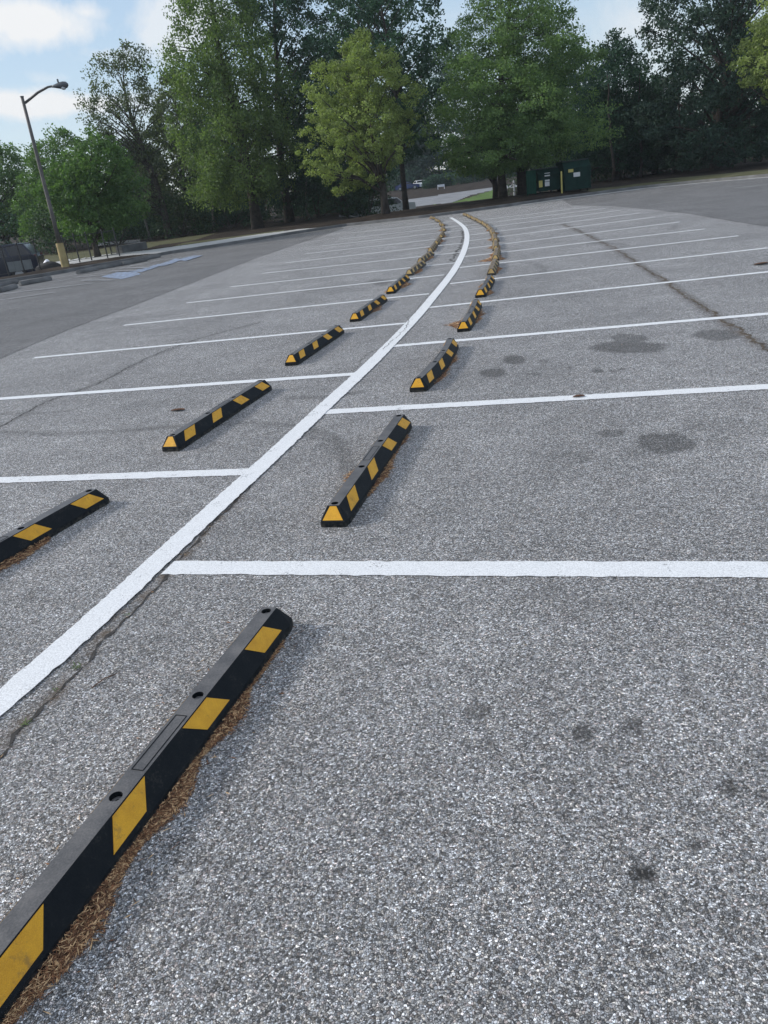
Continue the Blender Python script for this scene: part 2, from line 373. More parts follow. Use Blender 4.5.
def build_lot():
    xs = np.unique(np.round(np.concatenate([-np.array(spacing(1.6, .024, 1.022, 60)), np.arange(-1.6, 3, .024), np.array(spacing(3, .024, 1.022, 60))]), 4))
    ys = np.unique(np.round(np.concatenate([-np.array(spacing(-.8, .05, 1.1, 45)), np.arange(.8, 6.2, .024), np.array(spacing(6.2, .024, 1.012, 47))]), 4))
    X, Y = np.meshgrid(xs, ys, indexing='ij')
    Ye = np.minimum(Y, edge(X)+.05)
    st = np.zeros(X.shape); dirt = np.zeros(X.shape)
    n1 = vnoise(X, Y, 9, 1); n2 = vnoise(X, Y, 28, 2); n3 = vnoise(X, Y, 2.0, 3)
    for px, py, hw, hh, s in stains:
        if py > 680 and .2 < s < .5: s = min(.8, s*1.6)
        c = gp(px, py); a = gp(px+hw, py); b = gp(px, py-hh)
        u = Vector(((a-c).x, (a-c).y)); v = Vector(((b-c).x, (b-c).y))
        det = u.x*v.y-u.y*v.x; dx = X-c.x; dy = Y-c.y
        p = (dx*v.y-dy*v.x)/det; q = (-dx*u.y+dy*u.x)/det
        r = np.hypot(p, q) + (n1-.5)*.25*(hw > 8) + (n2-.5)*.22
        st = np.maximum(st, s*np.clip((1.15-r)/(.45 if s < .5 else .22), 0, 1))
    # tyre scuffs
    for P, w, s in ((G([(0, 432), (60, 434), (120, 431), (180, 426), (250, 423), (300, 426), (330, 436), (345, 455), (352, 478), (345, 500)]), .05, .42),
                    (G([(290, 398), (330, 397), (360, 392)]), .05, .5), (G([(300, 430), (322, 440), (335, 458)]), .035, .25),
                    (G([(0, 414), (40, 413), (68, 411)]), .03, .45),
                    (G([(505, 268), (530, 262), (545, 268), (540, 274)]), .07, .25), (G([(590, 243), (620, 244), (625, 246), (606, 249)]), .09, .4),
                    (G([(660, 226), (676, 225), (672, 229)]), .08, .35)):
        st = np.maximum(st, s*np.clip((w*1.8-seg_dist(X, Y, P))/(w*1.3), 0, 1)*(.6+.6*n3))
    P = G([(768, 349), (730, 327), (693, 300), (655, 275), (620, 252), (590, 236), (562, 224)])
    dd = seg_dist(X, Y, P)
    st = np.maximum(st, .5*np.clip((.12-dd)/.11, 0, 1)*(.5+.8*n1)); dirt = np.maximum(dirt, .6*np.clip((.09-dd)/.08, 0, 1))
    P = G([(0, 427), (50, 400), (100, 382), (150, 357), (200, 338), (262, 322)])
    st = np.maximum(st, .35*np.clip((.10-seg_dist(X, Y, P))/.09, 0, 1)*(.5+.8*n1))
    for pts, w in ((G([(0, 745), (60, 690), (120, 615), (172, 570), (235, 500), (300, 425)]), .06),):
        dd = seg_dist(X, Y, pts); dirt = np.maximum(dirt, .8*np.clip((w-dd)/w, 0, 1)); st = np.maximum(st, .22*np.clip((w*1.6-dd)/w, 0, 1)*n1*1.5)
    nx, ny = X.shape; V = np.stack([X, Ye, 0*X], -1).reshape(-1, 3)
    i, j = np.meshgrid(np.arange(nx-1), np.arange(ny-1), indexing='ij'); a = (i*ny+j).ravel(); Q = np.stack([a, a+ny, a+ny+1, a+1], -1)
    keep = Y[:-1, :-1].ravel() < edge(X[:-1, :-1]).ravel()+.05
    tag(link('parking_lot', np_mesh('parking_lot', V, Q[keep], MAT['asphalt'], dict(stain=st.ravel(), dirt=dirt.ravel()))), kind='structure')
build_lot()
def flat_poly(name, pts, mat, z=.004, kind='structure'):
    mb = MB(); mb.add([(x, y, z) for x, y in pts], [tuple(range(len(pts)))]); return tag(mb.build(name, mat), kind=kind)
# darker drive lanes
inner = G([(0, 359), (60, 333), (130, 307), (200, 280), (260, 257), (310, 240), (345, 228)])
xl = [(-6.2, -30), (-5.9, 2), (-5.75, 8)] + inner
out = [(x, edge(x)-.12) for x in np.arange(-60, -.2, .4)]
left_lane = [(-60, -30)] + xl + out[::-1]
def strip(name, A, B, mat, z):
    n = len(A); mb = MB(); mb.add([(x, y, z) for x, y in A]+[(x, y, z) for x, y in B], [(i, i+1, n+i+1, n+i) for i in range(n-1)])
    return tag(mb.build(name, mat), kind='structure')
def resample(P, n):
    P = np.array(P, float); s = np.r_[0, np.cumsum(np.hypot(*np.diff(P, axis=0).T))]; t = np.linspace(0, s[-1], n)
    return [(float(np.interp(q, s, P[:, 0])), float(np.interp(q, s, P[:, 1]))) for q in t]
A = resample(xl, 60)
B = [(-60, y) for y in np.linspace(-30, 25, 25)] + [(x, float(edge(x))-.14) for x in np.linspace(-60, -.4, 35)]
strip('drive_lane', A, B, MAT['asphalt_dark'], .004)
rin = G([(572, 205.5), (610, 206), (650, 209.5), (690, 214), (730, 221), (768, 227)]) + [(8.6, 12), (9.2, 5), (10, -30)]
rout = [(float(x), float(edge(x))-1.0) for x in np.linspace(11.2, 24, 30)] + [(60, -2), (60, -30)]
strip('drive_lane', resample(rin, 50), resample(rout, 50), MAT['asphalt_dark'], .004)
gx = np.linspace(9.0, 24, 40)
strip('gutter', [(x, edge(x)-.95) for x in gx], [(x, edge(x)-.14) for x in gx], MAT['walk'], .008)
# ------------------------------------------------------------------ painted lines
def ragged(name, P, w, mat, z=.004, rough=.006, step=.03):
    P = resample(P, max(8, int(sum(math.dist(a, b) for a, b in zip(P, P[1:]))/step)))
    L = []; R = []
    for i, p in enumerate(P):
        a = P[max(0, i-1)]; b = P[min(len(P)-1, i+1)]; d = Vector((b[0]-a[0], b[1]-a[1])).normalized(); n = Vector((-d.y, d.x))
        r1 = w/2 + random.gauss(0, rough); r2 = w/2 + random.gauss(0, rough)
        L.append((p[0]+n.x*r1, p[1]+n.y*r1)); R.append((p[0]-n.x*r2, p[1]-n.y*r2))
    return strip(name, L, R, mat, z)
def spline(P, n=12):
    out_ = []; P = [Vector(p) for p in P]; P = [P[0]*2-P[1]] + P + [P[-1]*2-P[-2]]
    for i in range(1, len(P)-2):
        for k in range(n):
            t = k/n; a, b, c, d = P[i-1:i+3]
            out_.append(tuple(.5*((2*b)+(c-a)*t+(2*a-5*b+4*c-d)*t*t+(3*b-a-3*c+d)*t**3)))
    return out_ + [tuple(P[-2])]
cpx = [(0, 709), (96, 620), (163, 557), (212, 511), (260, 469), (319, 412), (363, 372), (388, 347), (403, 331.5), (420, 313.5), (430, 301), (442.9, 285.4), (454.4, 269.8), (462.7, 254.2), (466.7, 241.7), (466.6, 233), (463.8, 227), (457.5, 221.9), (450.8, 217.7)]
cg = [tuple(gp(*p))[:2] for p in cpx]
cl = spline([(-4.2, -4.5), (-2.9, -.4)] + [tuple(Vector(p)) for p in cg])
cl = np.array(resample(cl, 400))
for _ in range(60): cl[1:-1] = (cl[:-2]+2*cl[1:-1]+cl[2:])/4
cl = [tuple(map(float, p)) for p in cl]
ragged('painted_line', cl, .15, MAT['paint'], .008, .003)
rights = [((168, 568), (768, 570)), ((322, 412.5), (768, 387)), ((391, 346.5), (768, 314)), ((426, 308), (768, 272)), ((450, 283.8), (768, 248)), ((459.6, 267.7), (738, 236)), ((464.8, 256.7), (705, 229)), ((467.5, 248.6), (680, 222)), ((468, 241), (655, 217)), ((467, 235.5), (640, 213)), ((466, 230), (620, 210.5)), ((463, 226), (605, 208.5)), ((459, 222.5), (590, 207))]
for i, (a, b) in enumerate(rights):
    A_ = Vector(gp(*a)[:2]); B_ = Vector(gp(*b)[:2]); d = (B_-A_).normalized()
    if i < 4: B_ = A_ + d*(5.6 if i < 3 else 5.4)
    ragged('painted_line', [tuple(A_), tuple(B_)], (.148, .142, .128)[i] if i < 3 else .115, MAT['paint'] if i < 6 else MAT['paint'], .004, .003, .04)
lefts = [((249, 472), (0, 480.5)), ((354, 374.3), (0, 399)), ((405, 323.5), (34, 358)), ((429, 294), (124, 325.4)), ((444, 275), (187, 303)), ((455, 263), (230, 287)), ((460, 252.5), (262, 273.5)), ((464, 243), (285, 263)), ((466, 236), (305, 254)), ((465, 230), (322, 246)), ((463, 225.5), (338, 239.5)), ((459, 221), (352, 233))]
for i, (a, b) in enumerate(lefts):
    A_ = Vector(gp(*a)[:2]); B_ = Vector(gp(*b)[:2]); d = (B_-A_).normalized()
    if i < 2: B_ = A_ + d*5.2
    ragged('painted_line', [tuple(A_), tuple(B_)], .13 if i < 2 else .11, MAT['paint'], .004, .003, .04)
ragged('painted_line', [(-1.9, 2.2), (-6.6, 2.9)], .10, MAT['paint'], .004, .003, .04)
for a, b, m in (((0, 301), (56, 293), 'paint_old'), ((0, 295), (93, 284), 'paint_old'), ((48, 280), (97, 272), 'paint_old'), ((50, 283), (72, 279.5), 'paint_old'), ((75, 278), (112, 275), 'paint_old'), ((110, 272), (138, 271), 'paint_old'), ((118, 269), (150, 268), 'paint_old'), ((150, 262), (200, 256), 'paint_old'), ((160, 266), (190, 262), 'paint_old'), ((112, 270), (146, 264.5), 'paint_old'), ((82, 281), (112, 281), 'paint_old'), ((128, 267), (160, 261), 'paint_old'), ((690, 186), (768, 178.5), 'paint_old'), ((735, 189), (768, 185), 'paint_old')):
    ragged('painted_line', G([a, b]), .10, MAT[m], .030, .004, .1)
for l in ([(101, 277), (118, 272.5), (136, 272), (141, 274.5), (122, 279.5)], [(128, 271.5), (140, 269.5), (150, 269.5), (142, 272.5)], [(140, 270), (158, 264.5), (164, 265), (150, 270)], [(152, 267.5), (176, 259), (184, 259.5), (166, 266)], [(176, 260.5), (194, 256), (203, 256), (186, 261.5)]):
    bz = globals().get('bz', .010) + .003; flat_poly('blue_paint', G(l), MAT['paint_blue'], bz)
# ------------------------------------------------------------------ cracks
def crack(px, w, mat, amp=.02, z=.0025, fork=False):
    P = resample(spline(G(px), 6), int(max(20, sum(math.dist(a, b) for a, b in zip(G(px), G(px)[1:]))/.035)))
    Q = []; off = 0
    for i, p in enumerate(P):
        a = P[max(0, i-1)]; b = P[min(len(P)-1, i+1)]; d = Vector((b[0]-a[0], b[1]-a[1])).normalized(); n = Vector((-d.y, d.x))
        off = .86*off + random.gauss(0, amp*.35); Q.append((p[0]+n.x*off, p[1]+n.y*off))
    L = []; R = []
    for i, p in enumerate(Q):
        a = Q[max(0, i-1)]; b = Q[min(len(Q)-1, i+1)]; d = Vector((b[0]-a[0], b[1]-a[1])).normalized(); n = Vector((-d.y, d.x))
        r = w/2*max(.12, random.gauss(.8, .45)); L.append((p[0]+n.x*r, p[1]+n.y*r)); R.append((p[0]-n.x*r, p[1]-n.y*r))
    strip('pavement_crack', L, R, mat, z); return Q
c1 = crack([(-40, 790), (0, 746), (20, 726), (36, 712), (78, 672), (106, 637), (125, 617), (150, 590), (166, 575), (172, 566), (200, 540), (235, 503), (262, 474), (290, 444), (318, 419)], .015, MAT['crack'], .022)
crack([(384, 350), (400, 334), (418, 308), (436, 288), (450, 270)], .008, MAT['crack'], .03, .0095)
crack([(452, 262), (460, 248), (463, 238), (461, 230)], .05, MAT['crack'], .05)
crack([(768, 352), (745, 337), (720, 318), (693, 301), (672, 287), (655, 275), (620, 252), (590, 236), (565, 225)], .035, MAT['crack_dirt'], .04)
crack([(0, 427), (50, 400), (100, 382), (150, 357), (200, 338), (262, 322)], .014, MAT['crack'], .03)
crack([(92, 690), (108, 680), (122, 668)], .003, MAT['crack'], .01)
crack([(352, 372), (362, 360), (378, 350)], .007, MAT['crack'], .03, .0095)
# ------------------------------------------------------------------ rubber wheel stops
HL, HW, TW, H0, H1 = .915, .085, .034, .030, .110
HOLES = [-.835, -.25, .25, .835]; PATCH = [-.675, -.20, .275, .745]
def stop_body(bend):
    mb = MB(); tl = HL-.048
    def B(u, n): return (u, n + bend*(1-(u/HL)**2) - bend*.5)
    us = sorted(set([-HL+.0] + list(np.linspace(-tl, tl, 23)) + [h+s for h in HOLES for s in (-.03, .03)]))
    us = [u for u in us if u > -HL]; us = [u for u in us if not any(abs(u-h) < .0299 for h in HOLES)]
    # notched underside edge: small drain cut-outs
    for side in (-1, 1):
        bot = [(-HL, )] + [(u,) for u in us] + [(HL,)]
        lo = []; mi = []; tp = []
        for (u,) in bot:
            k = abs(u) == HL
            w0 = HW-.012 if k else HW
            x, y = B(u, side*w0); lo.append((x, y, 0)); x, y = B(u, side*(w0-.002)); mi.append((x, y, H0))
            if not k: x, y = B(u, side*TW); tp.append((x, y, H1))
            else: x, y = B(math.copysign(tl, u), side*TW); tp.append((x, y, H1))
        n = len(bot)
        for i in range(n-1):
            mb.add([lo[i], lo[i+1], mi[i+1], mi[i]], [(0, 1, 2, 3)])
            if i == 0: mb.add([mi[0], mi[1], tp[1]], [(0, 1, 2)])
            elif i == n-2: mb.add([mi[i], mi[i+1], tp[i]], [(0, 1, 2)])
            else: mb.add([mi[i], mi[i+1], tp[i+1], tp[i]], [(0, 1, 2, 3)])
    for e in (-1, 1):
        a0, a1 = B(e*HL, -(HW-.012)), B(e*HL, HW-.012); b0, b1 = B(e*HL, -(HW-.014)), B(e*HL, HW-.014); t0, t1 = B(e*tl, -TW), B(e*tl, TW)
        mb.add([a0+(0,), a1+(0,), b1+(H0,), b0+(H0,)], [(0, 1, 2, 3)])
        mb.add([b0+(H0,), b1+(H0,), t1+(H1,), t0+(H1,)], [(0, 1, 2, 3)])
    # top with real holes
    for i in range(len(us)-1):
        u0, u1 = us[i], us[i+1]; h = [h for h in HOLES if u0 < h < u1]
        q = [B(u0, -TW)+(H1,), B(u1, -TW)+(H1,), B(u1, TW)+(H1,), B(u0, TW)+(H1,)]
        if not h: mb.add(q, [(0, 1, 2, 3)], 1); continue
        h = h[0]; K = 20; sq = []; ci = []; cd = []; cb = []
        for k in range(K):
            t = 2*math.pi*(k+.5)/K; c_, s_ = math.cos(t), math.sin(t); m_ = max(abs(c_)/.03, abs(s_)/TW)
            sq.append(B(h+c_/m_, s_/m_)+(H1,)); ci.append(B(h+c_*.021, s_*.021)+(H1,)); cd.append(B(h+c_*.0195, s_*.0195)+(H1-.018,)); cb.append(B(h+c_*.008, s_*.008)+(H1-.018,))
        vs = sq+ci+cd+cb
        mb.add(vs, [(k, (k+1) % K, K+(k+1) % K, K+k) for k in range(K)], 1)
        mb.add(ci+cd, [(k, (k+1) % K, K+(k+1) % K, K+k) for k in range(K)], 0)
        mb.add(cd+cb, [(k, (k+1) % K, K+(k+1) % K, K+k) for k in range(K)], 2); mb.add(cb, [tuple(range(K))], 0)
        for cu in (u0, u1):
            for cn in (-1, 1):  # corner fill triangles of the square
                kk = [k for k in range(K) if (math.cos(2*math.pi*(k+.5)/K) > 0) == (cu > h) and (math.sin(2*math.pi*(k+.5)/K) > 0) == (cn > 0)]
                c = B(cu, cn*TW)+(H1,)
                idx = sorted(kk)
                for a in idx[:-1]:
                    mb.add([sq[a], sq[a+1], c], [(0, 1, 2)], 1)
    # recessed name-plate outline between the middle holes (raised rim)
    for (c, d) in (((0, .021), (.27, .0025)), ((0, -.021), (.27, .0025)), ((-.135, 0), (.0025, .042)), ((.135, 0), (.0025, .042))):
        x, y = B(*c); mb.box((x, y, H1+.0008), (d[0], d[1], .0016), 0, 0)
    o = mb.build('body', [MAT['rubber'], MAT['rubber_top'], MAT['rim']])
    me_ = o.data; bpy.data.objects.remove(o); return me_
def patch_mesh(kind, c, side, bend):
    def B(u, n): return (u, n + bend*(1-(u/HL)**2) - bend*.5)
    mb = MB(); E = .0016
    if kind == 'side':
        nrm = Vector((0, (H1-H0), (HW-TW))).normalized()*E; sk = .038*(1 if c > 0 else -1); hw = .084
        def P(u, s):                                    # s 0 at the bottom of the slope, 1 at the top
            nn = (HW-.002)*(1-s)+TW*s; x, y = B(u, side*nn); z = H0*(1-s)+H1*s
            return Vector((x, y, z)) + Vector((0, side*nrm.y, nrm.z))
        a = [P(c-hw+sk, .16), P(c+hw+sk, .16), P(c+hw-sk, .95), P(c-hw-sk, .95)]
        nb = Vector((0, side*nrm.y, nrm.z))
    else:
        tl = HL-.048; e = c; nb = Vector((e*(H1-H0), 0, .048)).normalized()*E
        def P(n, s):
            u = HL*(1-s)+tl*s; nn = n*((HW-.014)*(1-s)+TW*s); x, y = B(e*u, nn); return Vector((x, y, H0*(1-s)+H1*s)) + nb
        a = [P(-.88, .10), P(.88, .10), P(.52, .95), P(-.52, .95)]
    b = [p-nb*1.2 for p in a]
    mb.add(a+b, [(0, 1, 2, 3), (0, 1, 5, 4), (1, 2, 6, 5), (2, 3, 7, 6), (3, 0, 4, 7)])
    o = mb.build('reflective_patch', MAT['yellow']); me_ = o.data; bpy.data.objects.remove(o); return me_
MAT['yellow_worn'] = simple('faded_yellow_tape', (.40, .27, .10), .7, var=.3, scale=8)
MAT['rubber_worn'] = simple('dusty_rubber', (.045, .040, .032), .8, var=.4, scale=6)
MAT['rubber_top_worn'] = simple('dusty_rubber_top_worn', (.16, .13, .095), .8, var=.3, scale=6)
def proto_worn():
    r = copy_tree(protos[0])
    for ch in r.children:
        ch.data = ch.data.copy()
        for i, m in enumerate(ch.data.materials):
            k = {'yellow_reflective_tape': 'yellow_worn', 'black_rubber': 'rubber_worn', 'dusty_lit_rubber_top': 'rubber_top_worn'}.get(m.name)
            if k: ch.data.materials[i] = MAT[k]
    return r
def proto_stop(bend):
    root = empty('wheel_stop')
    link('body', stop_body(bend), root)
    for s in (-1, 1):
        for c in PATCH: link('reflective_patch', patch_mesh('side', c, s, bend), root)
    for e in (-1, 1): link('reflective_patch', patch_mesh('end', e, 0, bend), root)
    return root
# near-right ground corner and far-right ground corner pixels (or world points)
def PX(near, far): return Vector(gp(*near)[:2]), Vector(gp(*far)[:2])
stops = []
d1 = Vector((.33607, .94184)); p1 = Vector((-.442, 2.930))
stops.append(('R', p1-d1*1.82, p1-d1*.02, 0))
for n_, f_, b_ in (((349, 526), (413, 427), 0), ((430, 391), (461, 347), -.045), ((471.5, 331), (484, 304), -.02), ((486.7, 297), (496, 280), -.02), ((496, 275), (499.5, 263.5), 0), ((499.6, 260.4), (501, 252), 0)):
    a, b = PX(n_, f_); stops.append(('R', a, b, b_))
rpx = [(499.6, 250.4), (498.8, 242.2), (496.8, 235.9), (494.4, 231.2), (490.2, 227.4), (485, 224), (479.3, 221.1), (474, 218.7), (469.5, 216.5), (464.5, 214.6)]
rp = [Vector(gp(*q)[:2]) for q in rpx]
for i in range(len(rp)-1): stops.append(('R', rp[i], rp[i+1], 0))
a, b = PX((0, 568), (110, 503)); stops.append(('L', b-(b-a).normalized()*1.8, b, 0))
for n_, f_ in (((184, 449), (271, 391)), ((299, 365), (345, 333)), ((361, 321), (388, 301)), ((396, 293), (410, 280)), ((414, 275), (426, 265.5)), ((425, 262.3), (433.8, 255.6))):
    a, b = PX(n_, f_); stops.append(('L', a, b, 0))
lpx = [(433.6, 252.2), (439.2, 244.8), (443.6, 238.0), (446.2, 231.5), (444.8, 226.4), (441, 222.3), (436, 219.4), (431, 217.2)]
lp = [Vector(gp(*q)[:2]) for q in lpx]
for i in range(len(lp)-1): stops.append(('L', lp[i], lp[i+1], 0))
protos = {}
ordw = ['nearest', 'second', 'third', 'fourth', 'fifth', 'sixth', 'seventh', 'eighth', 'ninth', 'tenth', 'eleventh', 'twelfth', 'thirteenth', 'fourteenth', 'fifteenth', 'sixteenth', 'seventeenth']
cnt = {'L': 0, 'R': 0}; STP = []
for row, a, b, bend in stops:
    if cnt[row] > 4:
        if 'worn' not in protos: r = protos['worn'] = proto_worn()
        else: r = copy_tree(protos['worn'])
    elif bend not in protos: r = proto_stop(bend); protos[bend] = r
    else: r = copy_tree(protos[bend])
    d = (b-a).normalized(); n = Vector((-d.y, d.x)); c = a + d*min(.9, (b-a).length*.5+.0) + n*HW if row else 0
    k = cnt[row]; cnt[row] += 1
    r.location = (c.x, c.y, .002 + (.001*k % .003)); r.rotation_euler = (0, 0, math.atan2(d.y, d.x) + (math.pi if (row, k) == ('R', 0) else 0))
    side = 'left' if row == 'L' else 'right'
    special = {('R', 0): 'nearest and largest black and yellow wheel stop, running out at the bottom left corner',
               ('L', 0): 'nearest black and yellow wheel stop left of the long white line, cut off',
               ('R', 2): 'bowed black and yellow wheel stop, third from the front, right of the curved line'}
    lab = special.get((row, k), '%s black and yellow wheel stop from the front, %s of the curved white line' % (ordw[k], side))
    tag(r, lab, 'wheel stop', 'rubber wheel stops along the curved white line')
    STP.append((c, d, n, row, k))
# ------------------------------------------------------------------ pine straw litter (one object of stuff)
def litter():
    mb = MB()
    def sliver(p, L, w, mi, rz=None, lift=.004):
        t = random.uniform(0, 2*math.pi) if rz is None else rz
        a = Vector((math.cos(t), math.sin(t), random.uniform(-.12, .12)))*L/2; q = Vector((-math.sin(t), math.cos(t), random.uniform(-.5, .5)))*w/2
        c = Vector((p[0], p[1], p[2]+lift)); k = Vector((0, 0, w*.5))
        mb.add([c-a, c+q, c+a, c-q, c+k], [(0, 1, 4), (1, 2, 4), (2, 3, 4), (3, 0, 4), (3, 2, 1, 0)], mi)
    def mound(c, d, n, side, u0, u1, wmax, h, cnt_, big=1.0):
        L = u1-u0; K = max(10, int(L/.02)); rows = 5; vs = []; ph = random.uniform(0, 9)
        wf = []
        for i in range(K+1):
            t = i/K; w = wmax*(math.sin(math.pi*min(1, max(0, t)))**.5)*(.45+.75*mnoise.noise(Vector((t*L*4+ph, ph, 0)))+.25)
            wf.append(max(.004, w))
            for j in range(rows+1):
                s = j/rows; off = HW-.012+wf[-1]*s
                p = c + d*(u0+L*t) + n*side*off
                z = h*(1-s)**1.3*min(1, wf[-1]/wmax*1.5)*(.7+.6*mnoise.noise(Vector((p.x*30, p.y*30, ph)))) + .0005
                vs.append((p.x + random.gauss(0, .002), p.y + random.gauss(0, .002), z))
        fs = [(i*(rows+1)+j, (i+1)*(rows+1)+j, (i+1)*(rows+1)+j+1, i*(rows+1)+j+1) for i in range(K) for j in range(rows)]
        mb.add(vs, fs, 3)
        for _ in range(cnt_):
            t = random.random(); w = wf[min(K, int(t*K))]; s = random.random()**.8*1.12 if random.random() < .85 else random.uniform(.9, 1.5)
            p = c + d*(u0+L*t) + n*side*(HW-.008+w*s)
            z = h*max(0, 1-s)**1.3
            sliver((p.x, p.y, z), random.uniform(.012, .042)*big, random.uniform(.0016, .0045)*big, random.choice([0, 0, 1, 2, 1, 2, 0]), lift=random.uniform(.0015, .006))
    c, d, n, _, _ = STP[0]
    mound(c, d, n, -1, -.95, -.35, .066, .020, 2300); mound(c, d, n, -1, -.45, .05, .060, .018, 1900); mound(c, d, n, -1, -.05, .45, .048, .016, 1200); mound(c, d, n, -1, .40, .78, .026, .010, 600)
    mound(c, d, n, 1, -.28, .30, .035, .012, 900); None
    for _ in range(160):
        u = random.uniform(-.9, .9); p = c + d*u + n*random.choice([-1, -1, 1])*(HW+abs(random.gauss(.05, .06)))
        sliver((p.x, p.y, 0), random.uniform(.01, .035), random.uniform(.002, .005), random.choice([0, 1, 2]), lift=.003)
    c, d, n, _, _ = STP[1]
    mound(c, d, n, -1, -.5, .25, .05, .016, 420, 1.3); mound(c, d, n, 1, -.45, .1, .06, .018, 420, 1.3); mound(c, d, n, -1, .2, .7, .025, .01, 120, 1.3)
    for i, (c, d, n, row, k) in enumerate(STP):
        if i < 2: continue
        near = k < 4; big = 1.5 if near else 2.6
        if row == 'L' and k == 0:
            mound(c, d, n, -1, -.95, .35, .09, .022, 1300, 1.3); continue
        m_ = 2 if not (row == 'L' and k in (1,)) else 0
        if row == 'L' and k == 2: m_ = 1
        for _ in range(m_ if k < 7 else 1):
            u = random.uniform(-.85, 0 if near else .3); L = random.uniform(.35, .8)
            mound(c, d, n, -1 if random.random() < .6 else 1, u, min(.9, u+L), random.uniform(.05, .10), .03, 140, big)
        if k > 4:
            mound(c, d, n, -1, -.8, random.uniform(-.3, .7), .03, .03, 60, 2.2)
    # the wider reddish drift by the seventh stop on the right
    c, d, n, _, _ = STP[6]; mound(c, d, n, 1, -.9, -.4, .26, .05, 200, 2.5); mound(c, d, n, -1, -.9, -.5, .14, .04, 100, 2.5)
    c, d, n, _, _ = STP[3]; mound(c, d, n, 1, -.7, -.1, .16, .03, 200, 2)
    # loose bits over the near asphalt
    for _ in range(260):
        x = random.uniform(-1.8, 3); y = random.uniform(1.2, 9)
        sliver((x, y, .001), random.uniform(.004, .02), random.uniform(.001, .003), random.choice([0, 1, 2, 2]), lift=.001)
    # along the long crack
    for i in range(0, len(c1), 2):
        if random.random() < .5:
            x, y = c1[i]
            for _ in range(3): sliver((x+random.gauss(0, .012), y+random.gauss(0, .012), .002), random.uniform(.006, .03), random.uniform(.001, .003), random.choice([0, 1, 2]), lift=.001)
    o = mb.build('pine_straw', [MAT['litter'], MAT['litter2'], MAT['litter3'], MAT['litter_base']])
    tag(o, 'brown pine straw and leaf bits drifted along the wheel stops', 'leaf litter', kind='stuff')
litter()
def weeds():
    mb = MB()
    for px, py, k in ((77, 668, 26), (26, 724, 22), (128, 616, 5), (60, 690, 5)):
        p = gp(px, py)
        for _ in range(k):
            t = random.uniform(0, 6.28); L = random.uniform(.008, .026); e = random.uniform(.15, .8)
            o = Vector((p.x+random.gauss(0, .009), p.y+random.gauss(0, .009), .002)); a = Vector((math.cos(t)*math.cos(e), math.sin(t)*math.cos(e), math.sin(e)))*L; b = Vector((-math.sin(t), math.cos(t), 0))*.0025
            mb.add([o-b*.4, o+a*.5+b, o+a, o+a*.5-b], [(0, 1, 2, 3)])
    tag(mb.build('weeds', MAT['weed']), 'small green weeds sprouting from the crack beside the long white line', 'weeds', kind='stuff')
weeds()
def twig(px, py, L, ang, label):
    p = gp(px, py); mb = MB(); a = Vector((math.cos(ang), math.sin(ang), 0))*L; q = Vector((-a.y, a.x, 0))*.12
    mb.tube([p+Vector((0, 0, .006)), p+a*.5+q+Vector((0, 0, .007)), p+a+Vector((0, 0, .006))], [.0022, .002, .001], 5)
    tag(mb.build('twig', MAT['litter3']), label, 'twig')
twig(92, 689, .13, .75, 'thin dark twig lying between the crack and the nearest wheel stop')
def dark_leaf(px, py, s, ang, label):
    p = gp(px, py); mb = MB(); K = 10
    vs = [(p.x+math.cos(ang)*s*math.cos(t)-math.sin(ang)*s*.35*math.sin(t), p.y+math.sin(ang)*s*math.cos(t)+math.cos(ang)*s*.35*math.sin(t), .008+.012*abs(math.sin(t))) for t in [6.283*k/K for k in range(K)]]
    mb.add(vs+[(p.x, p.y, .006)], [(k, (k+1) % K, K) for k in range(K)])
    tag(mb.build('leaf', MAT['litter3']), label, 'leaf')
dark_leaf(178, 411, .075, -.1, 'dark curled leaf on the asphalt left of the second left wheel stop')
dark_leaf(579, 397.5, .05, -.1, 'dark leaf lying on the second white stall line at right')
dark_leaf(762, 264, .14, .2, 'dark strip of debris on the asphalt near the right edge of the photo')
# ------------------------------------------------------------------ foliage and trees
def leaves(centres, sizes, per, leaf, droop=0.0, up=.3, seed=0, aspect=.55, lvb=None):
    g = np.random.default_rng(seed); C = np.repeat(centres, per, 0); Sz = np.repeat(sizes, per, 0); n = len(C)
    dirs = g.normal(size=(n, 3)); dirs /= np.linalg.norm(dirs, axis=1)[:, None]; rad = g.random(n)**.45
    P = C + dirs*rad[:, None]*Sz
    P[:, 2] -= droop*np.linalg.norm((P-C)[:, :2], axis=1)
    a = g.normal(size=(n, 3)); a[:, 2] -= droop*1.2; a /= np.linalg.norm(a, axis=1)[:, None]
    r = g.normal(size=(n, 3)); r[:, 2] += up
    b = np.cross(a, r); b /= np.linalg.norm(b, axis=1)[:, None]+1e-9
    L = leaf*g.uniform(.6, 1.35, n)[:, None]; a = a*L/2; b = b*L/2*aspect
    V = np.stack([P-a, P+b, P+a, P-b], 1).reshape(-1, 3); Q = np.arange(4*n).reshape(-1, 4)
    cl_ = np.repeat(g.random(len(centres)) if lvb is None else lvb, per); lv = np.clip(.55*cl_+.45*g.random(n), 0, 1)
    return V, Q, np.repeat(lv, 4)
TG = 'trees standing beyond the far kerb'
